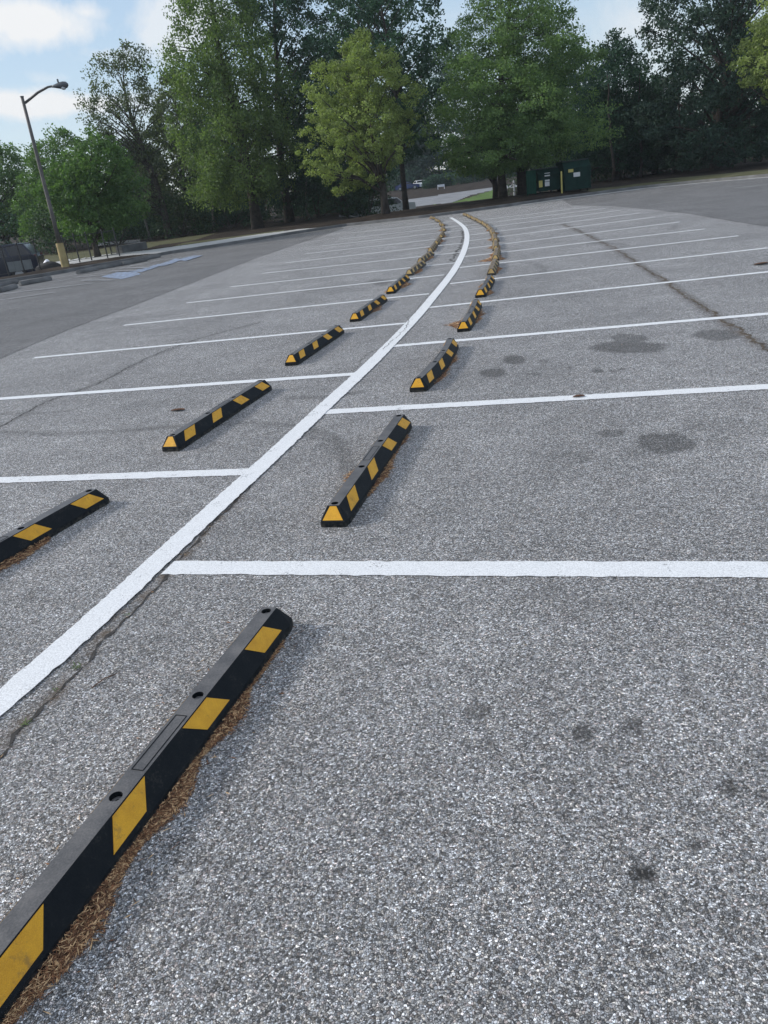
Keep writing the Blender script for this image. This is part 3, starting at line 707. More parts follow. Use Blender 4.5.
def tree(name, label, Y, base, prof, mat, clumps, per, leaf, csize, bark='bark', trunk_r=.2, droop=0, flat=.7, seed=1, hollow=.55, limbs=26, top=None, gaps=0.0, zb=None, layered=0, tilt=0, group=TG, depth=1.0):
    B = at(base[0], base[1], Y); z0 = float(T(B.x, Y)) if zb is None else zb; g = np.random.default_rng(seed)
    zs, xl_, xr_ = [], [], []
    for py, l, r in sorted(prof, key=lambda q: -q[0]):
        a = at(l, py + (base[0]-l)*-.0, Y); b = at(r, py, Y); zs.append((a.z+b.z)/2); xl_.append(a.x); xr_.append(b.x)
    zs = np.array(zs); xl_ = np.array(xl_); xr_ = np.array(xr_); o = np.argsort(zs); zs, xl_, xr_ = zs[o], xl_[o], xr_[o]
    zz = np.linspace(zs[0], zs[-1], 200); wd = np.interp(zz, zs, xr_-xl_); pr = np.maximum(wd, .2)**1.5; pr /= pr.sum()
    z = g.choice(zz, clumps, p=pr) + g.normal(0, .05, clumps)
    if layered: z = np.round(z/layered)*layered + g.normal(0, layered*.13, clumps)
    z = np.clip(z, zs[0], zs[-1])
    hw = np.interp(z, zs, (xr_-xl_)/2); xc = np.interp(z, zs, (xr_+xl_)/2)
    ph = g.uniform(0, 2*np.pi, clumps); rho = hollow + (1-hollow)*g.random(clumps)**.7
    rho = np.where(g.random(clumps) < .18, g.random(clumps)*hollow, rho)
    lob = 1 + .16*np.sin(ph*3+z*1.7+seed) + .10*np.sin(ph*5-z*3.1)
    hw2 = np.maximum(hw - csize*.6, .12)
    X = xc + hw2*rho*lob*np.cos(ph)*1.0; Yc = Y + hw2*depth*rho*lob*np.sin(ph)
    Z = z - droop*.35*hw2*rho + tilt*hw2*rho
    C = np.stack([X, Yc, Z], 1)
    if gaps:                                                  # knock coherent holes in the crown
        nz = np.array([mnoise.noise(Vector((c[0]*.55+seed, c[1]*.55, c[2]*.55))) for c in C]); C = C[nz > -.5+gaps]; 
    s = csize*g.uniform(.6, 1.3, len(C)); Sz = np.stack([s, s, s*flat], 1)
    V, Q, lv = leaves(C, Sz, per, leaf, droop, .3, seed)
    root = empty(name, (B.x, Y, z0)); tag(root, label, 'tree', group)
    V = V - np.array([B.x, Y, z0]); link('crown', np_mesh('crown', V, Q, mat, dict(lv=lv)), root)
    mb = MB(); hgt = zs[-1]-z0; pts = []; rr = []
    K = 10; wob = g.normal(0, .06*trunk_r*8, (K+1, 2)).cumsum(0)*.35
    tt = top or .88
    for i in range(K+1):
        t = i/K; zc = hgt*tt*t; tx = (np.interp(z0+zc, zs, (xr_+xl_)/2)-B.x)
        bl = sm(.15, 1.0, t); pts.append(Vector((float(tx*bl + wob[i, 0]*t), float(wob[i, 1]*t), float(zc) - (.15 if i == 0 else 0))))
        rr.append(float(trunk_r*(1.35 if i == 0 else 1)*(1-t)**.8 + .02))
    mb.tube(pts, rr, 9)
    idx = g.choice(len(C), min(limbs, len(C)), replace=False)
    for i in idx:
        c = Vector((C[i]-np.array([B.x, Y, z0])).tolist()); h = math.hypot(c.x, c.y); zt = max(hgt*.12, c.z - h*.75 - .3) if not droop else max(hgt*.15, c.z - h*.35)
        k = min(K-1, int(zt/(hgt*tt)*K)); f_ = zt/(hgt*tt)*K-k; s_ = pts[k].lerp(pts[min(K, k+1)], max(0, min(1, f_))); r0 = max(.02, rr[k]*.38)
        m1 = s_.lerp(c, .35) + Vector((0, 0, h*.06+.1)); m2 = s_.lerp(c, .7) + Vector((g.normal(0, .15), g.normal(0, .15), h*.05))
        mb.tube([s_, m1, m2, c], [r0, r0*.7, r0*.45, .012], 5, cap=False)
    mb.build('trunk', MAT[bark], root, smooth=True)
    return root
def bush(name, label, Y, px, pyb, wpx, hpx, mat, n=40, per=55, leaf=.16, seed=1, zb=None, group=None, cat='shrub', ry=1.0):
    B = at(px, pyb, Y); mp = Y*.93/F; w = wpx*mp/2; h = hpx*mp; g = np.random.default_rng(seed)
    z0 = float(T(B.x, Y)) if zb is None else zb
    h += max(0, B.z-z0) if B.z-z0 < 3 else 0
    ph = g.uniform(0, 2*np.pi, n); u = g.random(n); r = np.sqrt(1-(u*.95)**2.2)*(.6+.4*g.random(n))
    C = np.stack([w*r*np.cos(ph), w*ry*r*np.sin(ph), h*(.06+.86*u)], 1); s = .30*min(w, h)*g.uniform(.7, 1.3, n)
    V, Q, lv = leaves(C, np.stack([s, s, s*.8], 1), per, leaf, 0, .3, seed)
    root = empty(name, (B.x, Y, z0)); tag(root, label, cat, group); link('foliage', np_mesh('foliage', V, Q, mat, dict(lv=lv)), root)
    mb = MB()
    for k in range(5):
        i = g.integers(0, n); c = Vector(C[i].tolist()); mb.tube([(g.normal(0, .08), g.normal(0, .08), -.1), c*.5+Vector((0, 0, .1)), c], [.05, .03, .01], 5, cap=False)
    mb.build('stem', MAT['bark'], root, smooth=True); return root
# front row
tree('deciduous_tree', 'small round green tree with a slim trunk behind the black fence', 42.5, (98, 257), [(240, 85, 112), (228, 52, 140), (205, 44, 146), (185, 42, 144), (165, 46, 138), (148, 60, 126), (136, 74, 108), (129, 84, 96)], LM['mid'], 420, 60, .15, .42, trunk_r=.14, seed=3, limbs=30)
tree('cypress_tree', 'tall feathery green tree with drooping sprays, left of the yellow-green tree', 55, (258, 229), [(192, 205, 275), (180, 190, 290), (170, 176, 300), (155, 172, 302), (140, 172, 300), (120, 168, 298), (100, 166, 292), (80, 158, 290), (60, 152, 286), (40, 152, 280), (20, 162, 270), (0, 160, 262), (-30, 168, 250), (-60, 175, 235), (-90, 185, 210)], LM['fresh'], 900, 75, .17, .62, trunk_r=.33, droop=.55, flat=1.25, seed=11, limbs=50, hollow=.5, layered=.9, gaps=.18)
tree('pine_tree', 'sparse open tree with a dark trunk and sky showing through its top', 59, (170, 239), [(215, 135, 175), (185, 112, 172), (160, 100, 168), (140, 92, 168), (120, 82, 168), (100, 78, 164), (80, 82, 158), (64, 90, 150), (50, 104, 140), (44, 118, 132)], LM['pine'], 420, 42, .16, .5, bark='bark', trunk_r=.24, seed=21, limbs=90, hollow=.45, gaps=.3, flat=.8, tilt=.25)
tree('yellow_green_tree', 'bright yellow-green tree on the mulch beside the far end of the left row', 46.5, (386, 214), [(196, 330, 372), (186, 312, 400), (175, 303, 416), (162, 302, 420), (148, 300, 418), (132, 304, 420), (112, 302, 418), (92, 308, 412), (72, 314, 404), (56, 332, 388), (42, 344, 376), (26, 358, 364)], LM['yellow'], 950, 60, .115, .29, trunk_r=.2, seed=31, limbs=60, flat=.75, hollow=.45, tilt=.3, gaps=.15)
tree('cypress_tree', 'broad light green conical tree with layered branches beside the green dumpsters', 48.5, (503, 197), [(172, 455, 520), (164, 438, 560), (153, 425, 596), (140, 418, 606), (120, 416, 606), (100, 420, 600), (80, 426, 594), (60, 432, 590), (40, 440, 584), (20, 448, 578), (0, 456, 568), (-30, 468, 545), (-60, 480, 520), (-85, 492, 502)], LM['conic'], 1150, 95, .125, .62, trunk_r=.22, droop=.15, seed=41, limbs=70, flat=.55, hollow=.45, layered=.55)
tree('deciduous_tree', 'thick dark trunk under the light green conical tree, next to the first dumpster', 50.5, (523, 199), [(168, 500, 545), (150, 490, 575), (120, 480, 580), (90, 490, 570), (60, 500, 560)], LM['mid'], 200, 50, .18, .5, trunk_r=.32, seed=43)
tree('deciduous_tree', 'slim dark trunk just right of the bright yellow-green tree', 52, (406, 208), [(160, 380, 430), (140, 360, 445), (110, 345, 452), (80, 335, 455), (50, 322, 455), (20, 312, 452), (-10, 308, 445), (-50, 320, 435), (-80, 340, 410)], LM['dark'], 520, 52, .20, .55, trunk_r=.16, seed=51, limbs=60, gaps=.32)
tree('deciduous_tree', 'slim second trunk close left of the broad conical tree', 50, (496, 197), [(170, 470, 510), (150, 460, 520), (120, 470, 520), (100, 480, 510)], LM['mid'], 80, 40, .18, .5, trunk_r=.17, seed=53)
tree('deciduous_tree', 'tall dark tree between the feathery green tree and the yellow-green tree', 60, (290, 221), [(205, 262, 330), (180, 250, 345), (150, 245, 348), (120, 240, 345), (90, 236, 345), (60, 230, 340), (30, 228, 330), (0, 230, 322), (-40, 236, 310), (-80, 250, 290)], LM['dark'], 760, 60, .20, .6, trunk_r=.3, seed=61, limbs=50, gaps=.24)
tree('deciduous_tree', 'tall sparse dark tree behind the yellow-green tree', 64, (345, 215), [(190, 310, 400), (150, 300, 420), (110, 290, 430), (70, 285, 440), (30, 290, 440), (0, 300, 442), (-40, 315, 430), (-80, 335, 400)], LM['dark'], 760, 52, .22, .65, trunk_r=.26, seed=63, limbs=60, gaps=.32)
tree('evergreen_tree', 'dark bushy tree with a knobbly top right behind the dumpsters', 58, (618, 183), [(172, 575, 650), (150, 570, 662), (130, 572, 665), (110, 575, 662), (90, 580, 655), (70, 583, 648), (55, 590, 640), (42, 598, 632), (34, 608, 622)], LM['dark'], 560, 62, .18, .5, trunk_r=.22, seed=71, flat=.8)
tree('evergreen_tree', 'lower dark tree filling the dip right of the knobbly dark tree', 60, (655, 178), [(168, 625, 690), (145, 622, 694), (120, 625, 690), (100, 632, 684), (85, 640, 674), (76, 650, 664)], LM['dark'], 380, 60, .19, .5, trunk_r=.2, seed=73)
tree('magnolia_tree', 'huge dark glossy tree filling the upper right corner', 52, (716, 171), [(160, 668, 800), (140, 655, 812), (118, 650, 820), (100, 648, 822), (80, 650, 822), (60, 652, 822), (40, 658, 822), (25, 650, 822), (10, 638, 822), (-10, 636, 815), (-40, 650, 805), (-80, 680, 780)], LM['magnolia'], 1150, 66, .19, .6, trunk_r=.32, seed=81, limbs=80, gaps=.12)
tree('yellow_green_tree', 'yellow-green branches reaching in at the right edge, in front of the dark glossy tree', 44, (806, 172), [(100, 770, 850), (82, 752, 860), (60, 745, 866), (42, 738, 868), (26, 742, 866), (12, 752, 860), (-5, 765, 850), (-30, 785, 840)], LM['yellow'], 360, 60, .15, .42, trunk_r=.2, seed=91, limbs=40, gaps=.1)
# behind, left
BG = 'trees of the wood behind'
tree('deciduous_tree', 'hazy green tree at the left edge behind the lamp pole', 70, (8, 244), [(235, -40, 30), (210, -50, 34), (180, -50, 34), (160, -40, 28), (148, -25, 18)], LM['mid'], 420, 50, .22, .7, trunk_r=.25, seed=101, group=BG)
tree('deciduous_tree', 'light green leafy tree just behind the lamp pole', 62, (62, 245), [(238, 20, 92), (210, 12, 100), (180, 16, 100), (160, 20, 92), (145, 24, 84), (134, 30, 74), (128, 44, 62)], LM['mid'], 460, 50, .19, .6, trunk_r=.22, seed=103, group=BG, gaps=.1)
tree('deciduous_tree', 'dark purple-tinged tree between the sparse tree and the feathery green tree', 66, (195, 236), [(225, 150, 225), (200, 140, 230), (170, 138, 225), (140, 140, 215), (110, 145, 205), (85, 150, 195), (70, 160, 185)], LM['pine'], 420, 50, .22, .6, trunk_r=.2, seed=105, group=BG)
specs = [(125, 240, 78, 100, 175, 140, 120), (215, 232, 80, 175, 260, 60, 0), (330, 222, 86, 290, 385, 40, -20), (440, 180, 172, 385, 505, 30, -40), (560, 178, 84, 520, 610, 40, -20), (740, 160, 72, 690, 800, 20, -20), (-20, 250, 85, -80, 10, 190, 160), (600, 175, 90, 560, 650, 90, 60), (50, 244, 88, 5, 100, 170, 150), (412, 188, 168, 372, 442, 110, 0), (232, 233, 75, 195, 275, 150, 0), (330, 222, 72, 290, 385, 130, 0), (135, 241, 72, 95, 185, 170, 0)]
words = ['behind the sparse open tree', 'behind the feathery green tree', 'behind the yellow-green tree', 'behind the far road, left of the conical tree', 'behind the conical tree', 'behind the dark glossy tree', 'at the far left edge', 'behind the knobbly dark tree', 'behind the lamp pole, lowest in the row', 'above the far dark blue car', 'low behind the feathery tree\'s trunk', 'low behind the yellow-green tree', 'low behind the sparse tree']
for i, (bx, by, Y, l, r, t, _) in enumerate(specs):
    h = by-t; c = (l+r)/2; w = (r-l)/2
    lo = by-12 if i not in (3, 9, 10, 11, 12) else by+3
    tree('deciduous_tree', 'dark background tree '+words[i], Y, (bx, by), [(lo, c-w*.8, c+w*.8), (lo-h*.3, c-w, c+w), (by-h*.6, c-w*.9, c+w*.9), (by-h*.85, c-w*.55, c+w*.55), (t, c-w*.2, c+w*.2)], LM['dark'], 420, 50, .28*Y/85, .85*Y/85, trunk_r=.25, seed=200+i, group=BG, limbs=16)
# understorey
SG = 'dark shrubs under the trees'
spots = [(20, 247, 66, 60, 34), (62, 247, 58, 44, 26), (118, 240, 62, 46, 26), (140, 238, 66, 44, 30), (182, 236, 60, 40, 28), (206, 233, 66, 50, 36), (232, 231, 63, 44, 30), (262, 228, 68, 56, 44), (292, 224, 64, 50, 40), (318, 221, 62, 46, 42), (345, 217, 66, 52, 44), (368, 214, 62, 36, 30), (600, 184, 62, 44, 34), (626, 181, 60, 44, 34), (652, 178, 62, 46, 40), (680, 174, 60, 44, 36), (706, 171, 62, 40, 30), (734, 167, 64, 44, 28), (764, 163, 60, 44, 30), (540, 186, 66, 50, 36), (575, 184, 66, 50, 34)]
near_w = ['at the far left edge behind the SUV', 'right behind the lamp pole base', 'behind the fenced tree', 'at the foot of the sparse tree', 'left of the feathery tree beside the sidewalk', 'under the feathery tree\'s left side', 'just left of the feathery tree\'s trunk', 'just right of the feathery tree\'s trunk', 'under the tall dark tree', 'left of the yellow-green tree', 'close left of the yellow-green tree\'s trunk', 'behind the yellow-green tree\'s trunk', 'just right of the dumpsters', 'second to the right of the dumpsters', 'under the dip in the tree line at right', 'left under the dark glossy tree', 'below the middle of the dark glossy tree', 'right below the dark glossy tree', 'at the right edge above the grass bank', 'behind the left dumpster', 'behind the right dumpster']
for i, (px, py, Y, w, h) in enumerate(spots):
    bush('shrub', 'dark leafy shrub '+near_w[i], Y, px, py, w*1.6, h*1.45, LM['shrub'] if i % 3 else LM['dark'], 46, 60, .17, 300+i, group=SG)
# extra thin trunks in the right wood
TW_ = [(612, 182, 54), (640, 178, 56), (672, 174, 55), (690, 172, 57), (728, 167, 55), (745, 165, 58), (760, 163, 56), (150, 237, 60), (215, 233, 62), (310, 222, 60)]
tw_l = ['right of the dumpsters', 'between the first dark shrubs at right', 'left under the dark glossy tree', 'close to the dark glossy tree\'s trunk', 'right of the dark glossy tree\'s trunk', 'second from the right edge', 'at the right edge of the photo', 'next to the sparse tree', 'left of the feathery tree', 'right of the tall dark tree']
for i, (px, py, Y) in enumerate(TW_):
    g = random.Random(i); B = at(px, py, Y); z0 = float(T(B.x, Y)); root = empty('slim_tree', (B.x, Y, z0)); tag(root, 'slim dark trunk '+tw_l[i], 'tree', 'slim trunks in the wood')
    mb = MB(); pts = [Vector((0, 0, -.1))]
    for k in range(7): pts.append(pts[-1] + Vector((g.gauss(-.02, .12), g.gauss(0, .1), .9)))
    mb.tube(pts, [.11, .09, .085, .08, .07, .06, .05, .03], 7); mb.build('trunk', MAT['bark_grey'] if i > 6 else MAT['bark'], root, smooth=True)
    C = np.array([pts[-1]+Vector((g.gauss(0, .5), g.gauss(0, .5), g.gauss(0, .5))) for _ in range(14)]); sz = np.full((14, 3), .45)
    V, Q, lv = leaves(C, sz, 45, .18, 0, .3, i); link('crown', np_mesh('crown', V, Q, LM['dark'], dict(lv=lv)), root)
# hedges on the far bank
def hedge(l, r, pyl, pyr, Y, h, label, seed, mat=LM['dark']):
    a = at(l, pyl, Y); b = at(r, pyr, Y); g = np.random.default_rng(seed); n = 130; t = g.random(n)
    c = (a+b)/2; z0 = float(T(c.x, Y)); L = b.x-a.x
    C = np.stack([(t-.5)*L, g.uniform(-.9, .9, n), h*(.1+.8*g.random(n)) + 0*t], 1)
    zt = T(c.x+C[:, 0], np.full(n, Y)); C[:, 2] += zt-z0
    V, Q, lv = leaves(C, np.full((n, 3), .5), 50, .26, 0, .3, seed)
    root = empty('hedge', (c.x, Y, z0)); tag(root, label, 'hedge'); link('foliage', np_mesh('foliage', V, Q, mat, dict(lv=lv)), root)
    mb = MB()
    for k in range(8): x = (k+.5)/8*L-L/2; mb.tube([(x, 0, float(T(c.x+x, Y))-z0-.1), (x+.1, 0, float(T(c.x+x, Y))-z0+h*.5)], [.06, .03], 5)
    mb.build('stem', MAT['bark'], root)
hedge(424, 452, 187, 184, 150, 2.0, 'rounded dark hedge behind the white sign on the far bank', 5)
hedge(452, 520, 183, 174, 152, 2.2, 'long dark clipped hedge on the far bank, right of the white sign', 6)
# ------------------------------------------------------------------ street lamp
def lamp():
    B = at(66, 268.5, 36.5); Y = 36.5; z0 = float(T(B.x, Y)); Tp = at(22, 97, Y); hgt = Tp.z-z0
    root = empty('street_lamp', (B.x, Y, z0)); tag(root, 'weathered street lamp on a yellow concrete base beside the fenced bed', 'street lamp')
    lx = Tp.x-B.x
    mb = MB(); bh = 1.0
    mb.tube([(0, 0, -.2), (lx*.05, 0, bh*.5), (lx*.12, 0, bh)], [.17, .165, .16], 20); mb.build('base', MAT['yellow_base'], root, smooth=False, bevel=.01)
    mb = MB(); P = [(lx*(.12+.88*t), 0, bh + (hgt-bh)*t) for t in (0, .25, .5, .75, 1)]; mb.tube([(lx*.12, 0, bh-.03)]+P[1:], [.09, .084, .078, .07, .062], 14); mb.build('pole', MAT['pole'], root, smooth=True)
    mb = MB(); mb.tube([P[-1], (lx, 0, hgt+.03)], .08, 12); mb.build('pole_cap', MAT['lamp_metal'], root)
    a = at(25, 103, Y); b = at(38, 92.5, Y); c = at(48, 87, Y); e = at(54, 86, Y)
    o = Vector((B.x, Y, z0)); mb = MB(); mb.tube([a-o, b-o, (b-o).lerp(c-o, .6), c-o, e-o], [.05, .047, .045, .042, .04], 10); mb.build('arm', MAT['pole'], root, smooth=True)
    h = at(61, 85.5, Y)-o; t = at(68, 84.5, Y)-o; s = at(52, 86.6, Y)-o; d = (t-s).normalized()
    hd = MB(); q = [(0, .04), (.12, .06), (.25, .09), (.42, .125), (.60, .135), (.74, .115), (.82, .05)]
    L = (t-s).length/.82
    hd.tube([s+d*k*L for k, _ in q], [r for _, r in q], 14); H = hd.build('head', MAT['lamp_metal'], root, smooth=True)
    gl = MB(); q = [(0, .11), (.04, .105), (.08, .08), (.10, .035)]; cc = s+d*.56*L; gl.tube([cc+Vector((0, 0, -.07-k)) for k, _ in q], [r for _, r in q], 16); gl.build('lens', MAT['lamp_glass'], H, smooth=True)
    pc = MB(); pc.tube([s+d*.36*L+Vector((0, 0, .12)), s+d*.36*L+Vector((0, 0, .24))], .035, 10); pc.build('photocell', MAT['lamp_metal'], H)
lamp()
# ------------------------------------------------------------------ fence
def fence(posts, label, h=1.25):
    pts = [(at(x, y, Y).x, Y) for x, y, Y in posts]; c = Vector((pts[0][0], pts[0][1], float(T(*pts[0]))))
    root = empty('metal_fence', c); tag(root, label, 'fence')
    def q(x, y, z): return Vector((x, y, float(T(x, y))+z))-c
    for x, y in pts:
        mb = MB(); p = q(x, y, 0); mb.tube([p+Vector((0, 0, -.1)), p+Vector((0, 0, h))], .032, 8); mb.tube([p+Vector((0, 0, h)), p+Vector((0, 0, h+.05))], [.045, .01], 8); mb.build('post', MAT['black_metal'], root)
    for (x0, y0), (x1, y1) in zip(pts, pts[1:]):
        mb = MB(); L = math.hypot(x1-x0, y1-y0)
        for z in (.12, h-.08): mb.tube([q(x0, y0, z), q(x1, y1, z)], .014, 6)
        n = max(2, int(L/.4))
        for k in range(1, n):
            t = k/n; x = x0+(x1-x0)*t; y = y0+(y1-y0)*t; mb.tube([q(x0, y0, .1).lerp(q(x1, y1, .1), t), q(x0, y0, h-.05).lerp(q(x1, y1, h-.05), t)], .004, 4)
        mb.build('panel', MAT['black_metal'], root)
fence([(-28, 287, 34.3), (-8, 283, 34.6), (10.5, 280, 34.9), (26, 277, 35.6), (42, 274, 36.4)], 'black metal fence in front of the dark SUV at left')
fence([(70, 268, 38.5), (81, 266, 38.7), (93, 264.5, 39.0), (109, 262.5, 39.4), (121, 261, 39.8), (113, 259, 43)], 'black metal fence round the small green tree right of the lamp')
# ------------------------------------------------------------------ concrete parking blocks at left, low bed walls
def block(a, b, label, w=.20, h=.15, mat='kerb', grp='grey concrete parking blocks by the left kerb'):
    A_ = gp(*a); B_ = gp(*b); d = (B_-A_); L = max(1.3, min(d.length, 1.9)); c = (A_+B_)/2; rz = math.atan2(d.y, d.x); mb = MB()
    mb.prism([(-w/2, 0), (w/2, 0), (w/2-.01, h*.5), (w/2-.05, h), (-w/2+.05, h), (-w/2+.01, h*.5)], 'x', -L/2, L/2)
    o = mb.build('parking_block', MAT[mat], bevel=.012); o.location = (c.x, c.y, .013); o.rotation_euler = (0, 0, rz); tag(o, label, 'parking block', grp)
block((0, 293), (16, 288.5), 'grey concrete parking block cut by the left edge, nearest of its row')
block((0, 287.5), (14, 284.5), 'worn pale concrete parking block by the kerb at the left edge')
block((24, 285.5), (48, 281), 'grey concrete parking block in front of the black fence by the SUV')
block((79, 274.5), (97, 270.5), 'dark concrete parking block just right of the lamp base')
block((98, 270), (126, 265), 'dark concrete parking block in front of the fenced green tree')
block((127, 265), (143, 262), 'dark concrete parking block above the blue paint')
block((145, 260.5), (157, 258), 'farthest small parking block near the grass strip')
def bed_wall():
    mb = MB(); a = at(121, 258.5, 43.2); b = at(146, 254.5, 44.8); z = float(T(a.x, 43.2)); c = (a+b)/2
    mb.box((0, 0, .16), (math.hypot(b.x-a.x, 1.6), .5, .42), 0, 0); o = mb.build('low_wall', MAT['kerb'], bevel=.03); o.location = (c.x, 44, z); o.rotation_euler = (0, 0, math.atan2(1.6, b.x-a.x)); tag(o, 'low dark wall end beside the sidewalk, right of the fenced tree', 'low wall')
bed_wall()
# ------------------------------------------------------------------ dumpsters
def sheet_box(mb, x0, x1, y0, y1, z0, z1, mi=0): mb.box(((x0+x1)/2, (y0+y1)/2, (z0+z1)/2), (x1-x0, y1-y0, z1-z0), 0, mi)
def dumpster(px0, px1, pyt, pyb, Y, label, stickers, rz=0, depth=1.7):
    a = at(px0, pyb, Y); b = at(px1, pyb, Y); t = at((px0+px1)/2, pyt, Y); z0 = float(T((a.x+b.x)/2, Y)); w = (b.x-a.x); h = t.z-z0; c = (a.x+b.x)/2
    root = empty('dumpster', (c, Y, z0), rz); tag(root, label, 'dumpster', 'green dumpsters')
    mb = MB(); mb.prism([(0, .14), (depth, .14), (depth, h), (.30, h), (0, h*.80)], 'x', -w/2, w/2); mb.build('body', MAT['green_steel'], root, bevel=.02)
    mb = MB()
    for k in (-.5, 0, .5): mb.box((k*w*.94, -.025, h*.45), (.07, .05, h*.62))
    mb.box((0, -.03, h*.78), (w*1.02, .07, .08)); mb.box((0, -.03, .18), (w*1.02, .07, .09)); mb.build('rib', MAT['green_steel'], root, bevel=.006)
    for s in (-1, 1):
        mb = MB(); mb.box((s*(w/2+.045), .75, h*.55), (.09, 1.0, .16)); mb.build('fork_pocket', MAT['green_steel'], root, bevel=.008)
        mb = MB(); mb.box((s*w*.25, depth*.56, h+.03), (w*.49, depth*.86, .05)); mb.build('lid', MAT['black_plastic'], root, bevel=.015)
        for yy in (.15, depth-.15):
            mb = MB(); mb.tube([(s*(w/2-.15)-.03, yy, .08), (s*(w/2-.15)+.03, yy, .08)], .08, 12); mb.build('wheel', MAT['tyre'], root)
    for px, py, ws, hs, m in stickers:
        q = at(px, py, Y)-Vector((c, Y, z0)); mb = MB(); mb.box((q.x, -.056, q.z), (ws, .006, hs)); mb.build('sticker', MAT[m], root)
dumpster(538.5, 561, 168.5, 198.5, 46.2, 'green dumpster with a row of white stickers, left of the pair', [(547, 174.5, .30, .18, 'sticker'), (547, 180.5, .26, .09, 'sticker'), (547, 184, .26, .22, 'sticker'), (540.5, 184, .2, .34, 'sticker_y')])
dumpster(564.5, 591, 160.5, 195, 45.6, 'larger green dumpster with a yellow and a white sticker, right of the pair', [(570.5, 170.5, .28, .18, 'sticker_y'), (576.5, 174.5, .36, .22, 'sticker')])
def side_box():
    a = at(528, 199, 45.9); b = at(536.5, 199, 45.9); t = at(531, 170.5, 45.9); z0 = float(T(a.x, 45.9)); w = b.x-a.x; h = t.z-z0; c = (a.x+b.x)/2
    root = empty('side_panel', (c, 45.9, z0)); tag(root, 'lighter green upright steel side panel at the left end of the dumpsters', 'side panel')  # added panel standing in for the left dumpster's paler side face
    mb = MB()
    for k in range(7): mb.box(((k-3)*w/7, .05 + (.02 if k % 2 else 0), h/2+.03), (w/7+.002, .03, h-.06))
    mb.build('sheet', MAT['green_steel_light'], root)
    mb = MB(); 
    for s in (-1, 1): mb.box((s*w/2, .10, h/2), (.06, .06, h))
    mb.box((0, .10, h-.05), (w, .05, .06)); mb.box((0, .10, .15), (w, .05, .06)); mb.build('frame', MAT['green_steel_light'], root)
    p = at(562, 197, 45.2); t = at(561.2, 172, 45.2); z0 = float(T(p.x, 45.2)); mb = MB(); mb.tube([(0, 0, -.1), (0, 0, t.z-z0), (0, 0, t.z-z0+.04)], [.045, .045, .02], 12); o = mb.build('bollard', MAT['sticker_y']); o.location = (p.x, 45.2, z0); tag(o, 'thin yellow post between the two green dumpsters', 'post')
side_box()
# ------------------------------------------------------------------ far sign, posts, building
def sign():
    Y = 138; a = at(437.5, 186.5, Y); b = at(444.5, 185.5, Y); t = at(441, 184.3, Y); bt = at(441, 194, Y); c = (a.x+b.x)/2; z0 = float(T(c, Y)); h = t.z-z0
    root = empty('yard_sign', (c, Y, z0)); tag(root, 'small white board sign on two posts on the far bank', 'sign'); w = b.x-a.x
    mb = MB(); mb.box((0, 0, h*.72), (w, .05, h*.5)); mb.build('board', MAT['sign_white'], root)
    for s in (-1, 1): mb = MB(); mb.box((s*w*.46, .06, h*.46), (.1, .07, h)); mb.build('post', MAT['sign_white'], root)
sign()
def white_post(px, pt, pb, Y, label):
    a = at(px, pb, Y); z0 = float(T(a.x, Y)); t = at(px, pt, Y); mb = MB(); mb.tube([(0, 0, -.1), (0, 0, t.z-z0-.05), (0, 0, t.z-z0)], [.07, .07, .03], 10); o = mb.build('marker_post', MAT['sign_white']); o.location = (a.x, Y, z0); tag(o, label, 'post')
white_post(514, 180.5, 189, 66, 'short white marker post right of the conical tree\'s trunk')
def building():
    Y = 215; a = at(470, 168, Y); b = at(640, 150, Y); z0 = float(T((a.x+b.x)/2, Y)); c = (a.x+b.x)/2; w = b.x-a.x; h = 7.0
    root = empty('pale_building', (c, Y, z0)); tag(root, 'long pale building glimpsed behind the trees and hedge', 'building')
    mb = MB(); mb.box((0, 5, h/2-.5), (w, 10, h+1)); mb.build('wall', MAT['pale_wall'], root)
    mb = MB(); mb.prism([(-1, h), (11, h), (5, h+3)], 'x', -w/2-.5, w/2+.5); mb.build('roof', MAT['roofing'], root)
    for k in range(16):
        x = -w/2+w*(k+.5)/16; mb = MB(); mb.box((x, -.03, 3.4), (1.7, .12, 2.6)); f = mb.build('window', MAT['sign_white'], root); mb = MB(); mb.box((x, -.10, 3.4), (1.4, .06, 2.3)); mb.build('pane', MAT['glass'], f)
building()
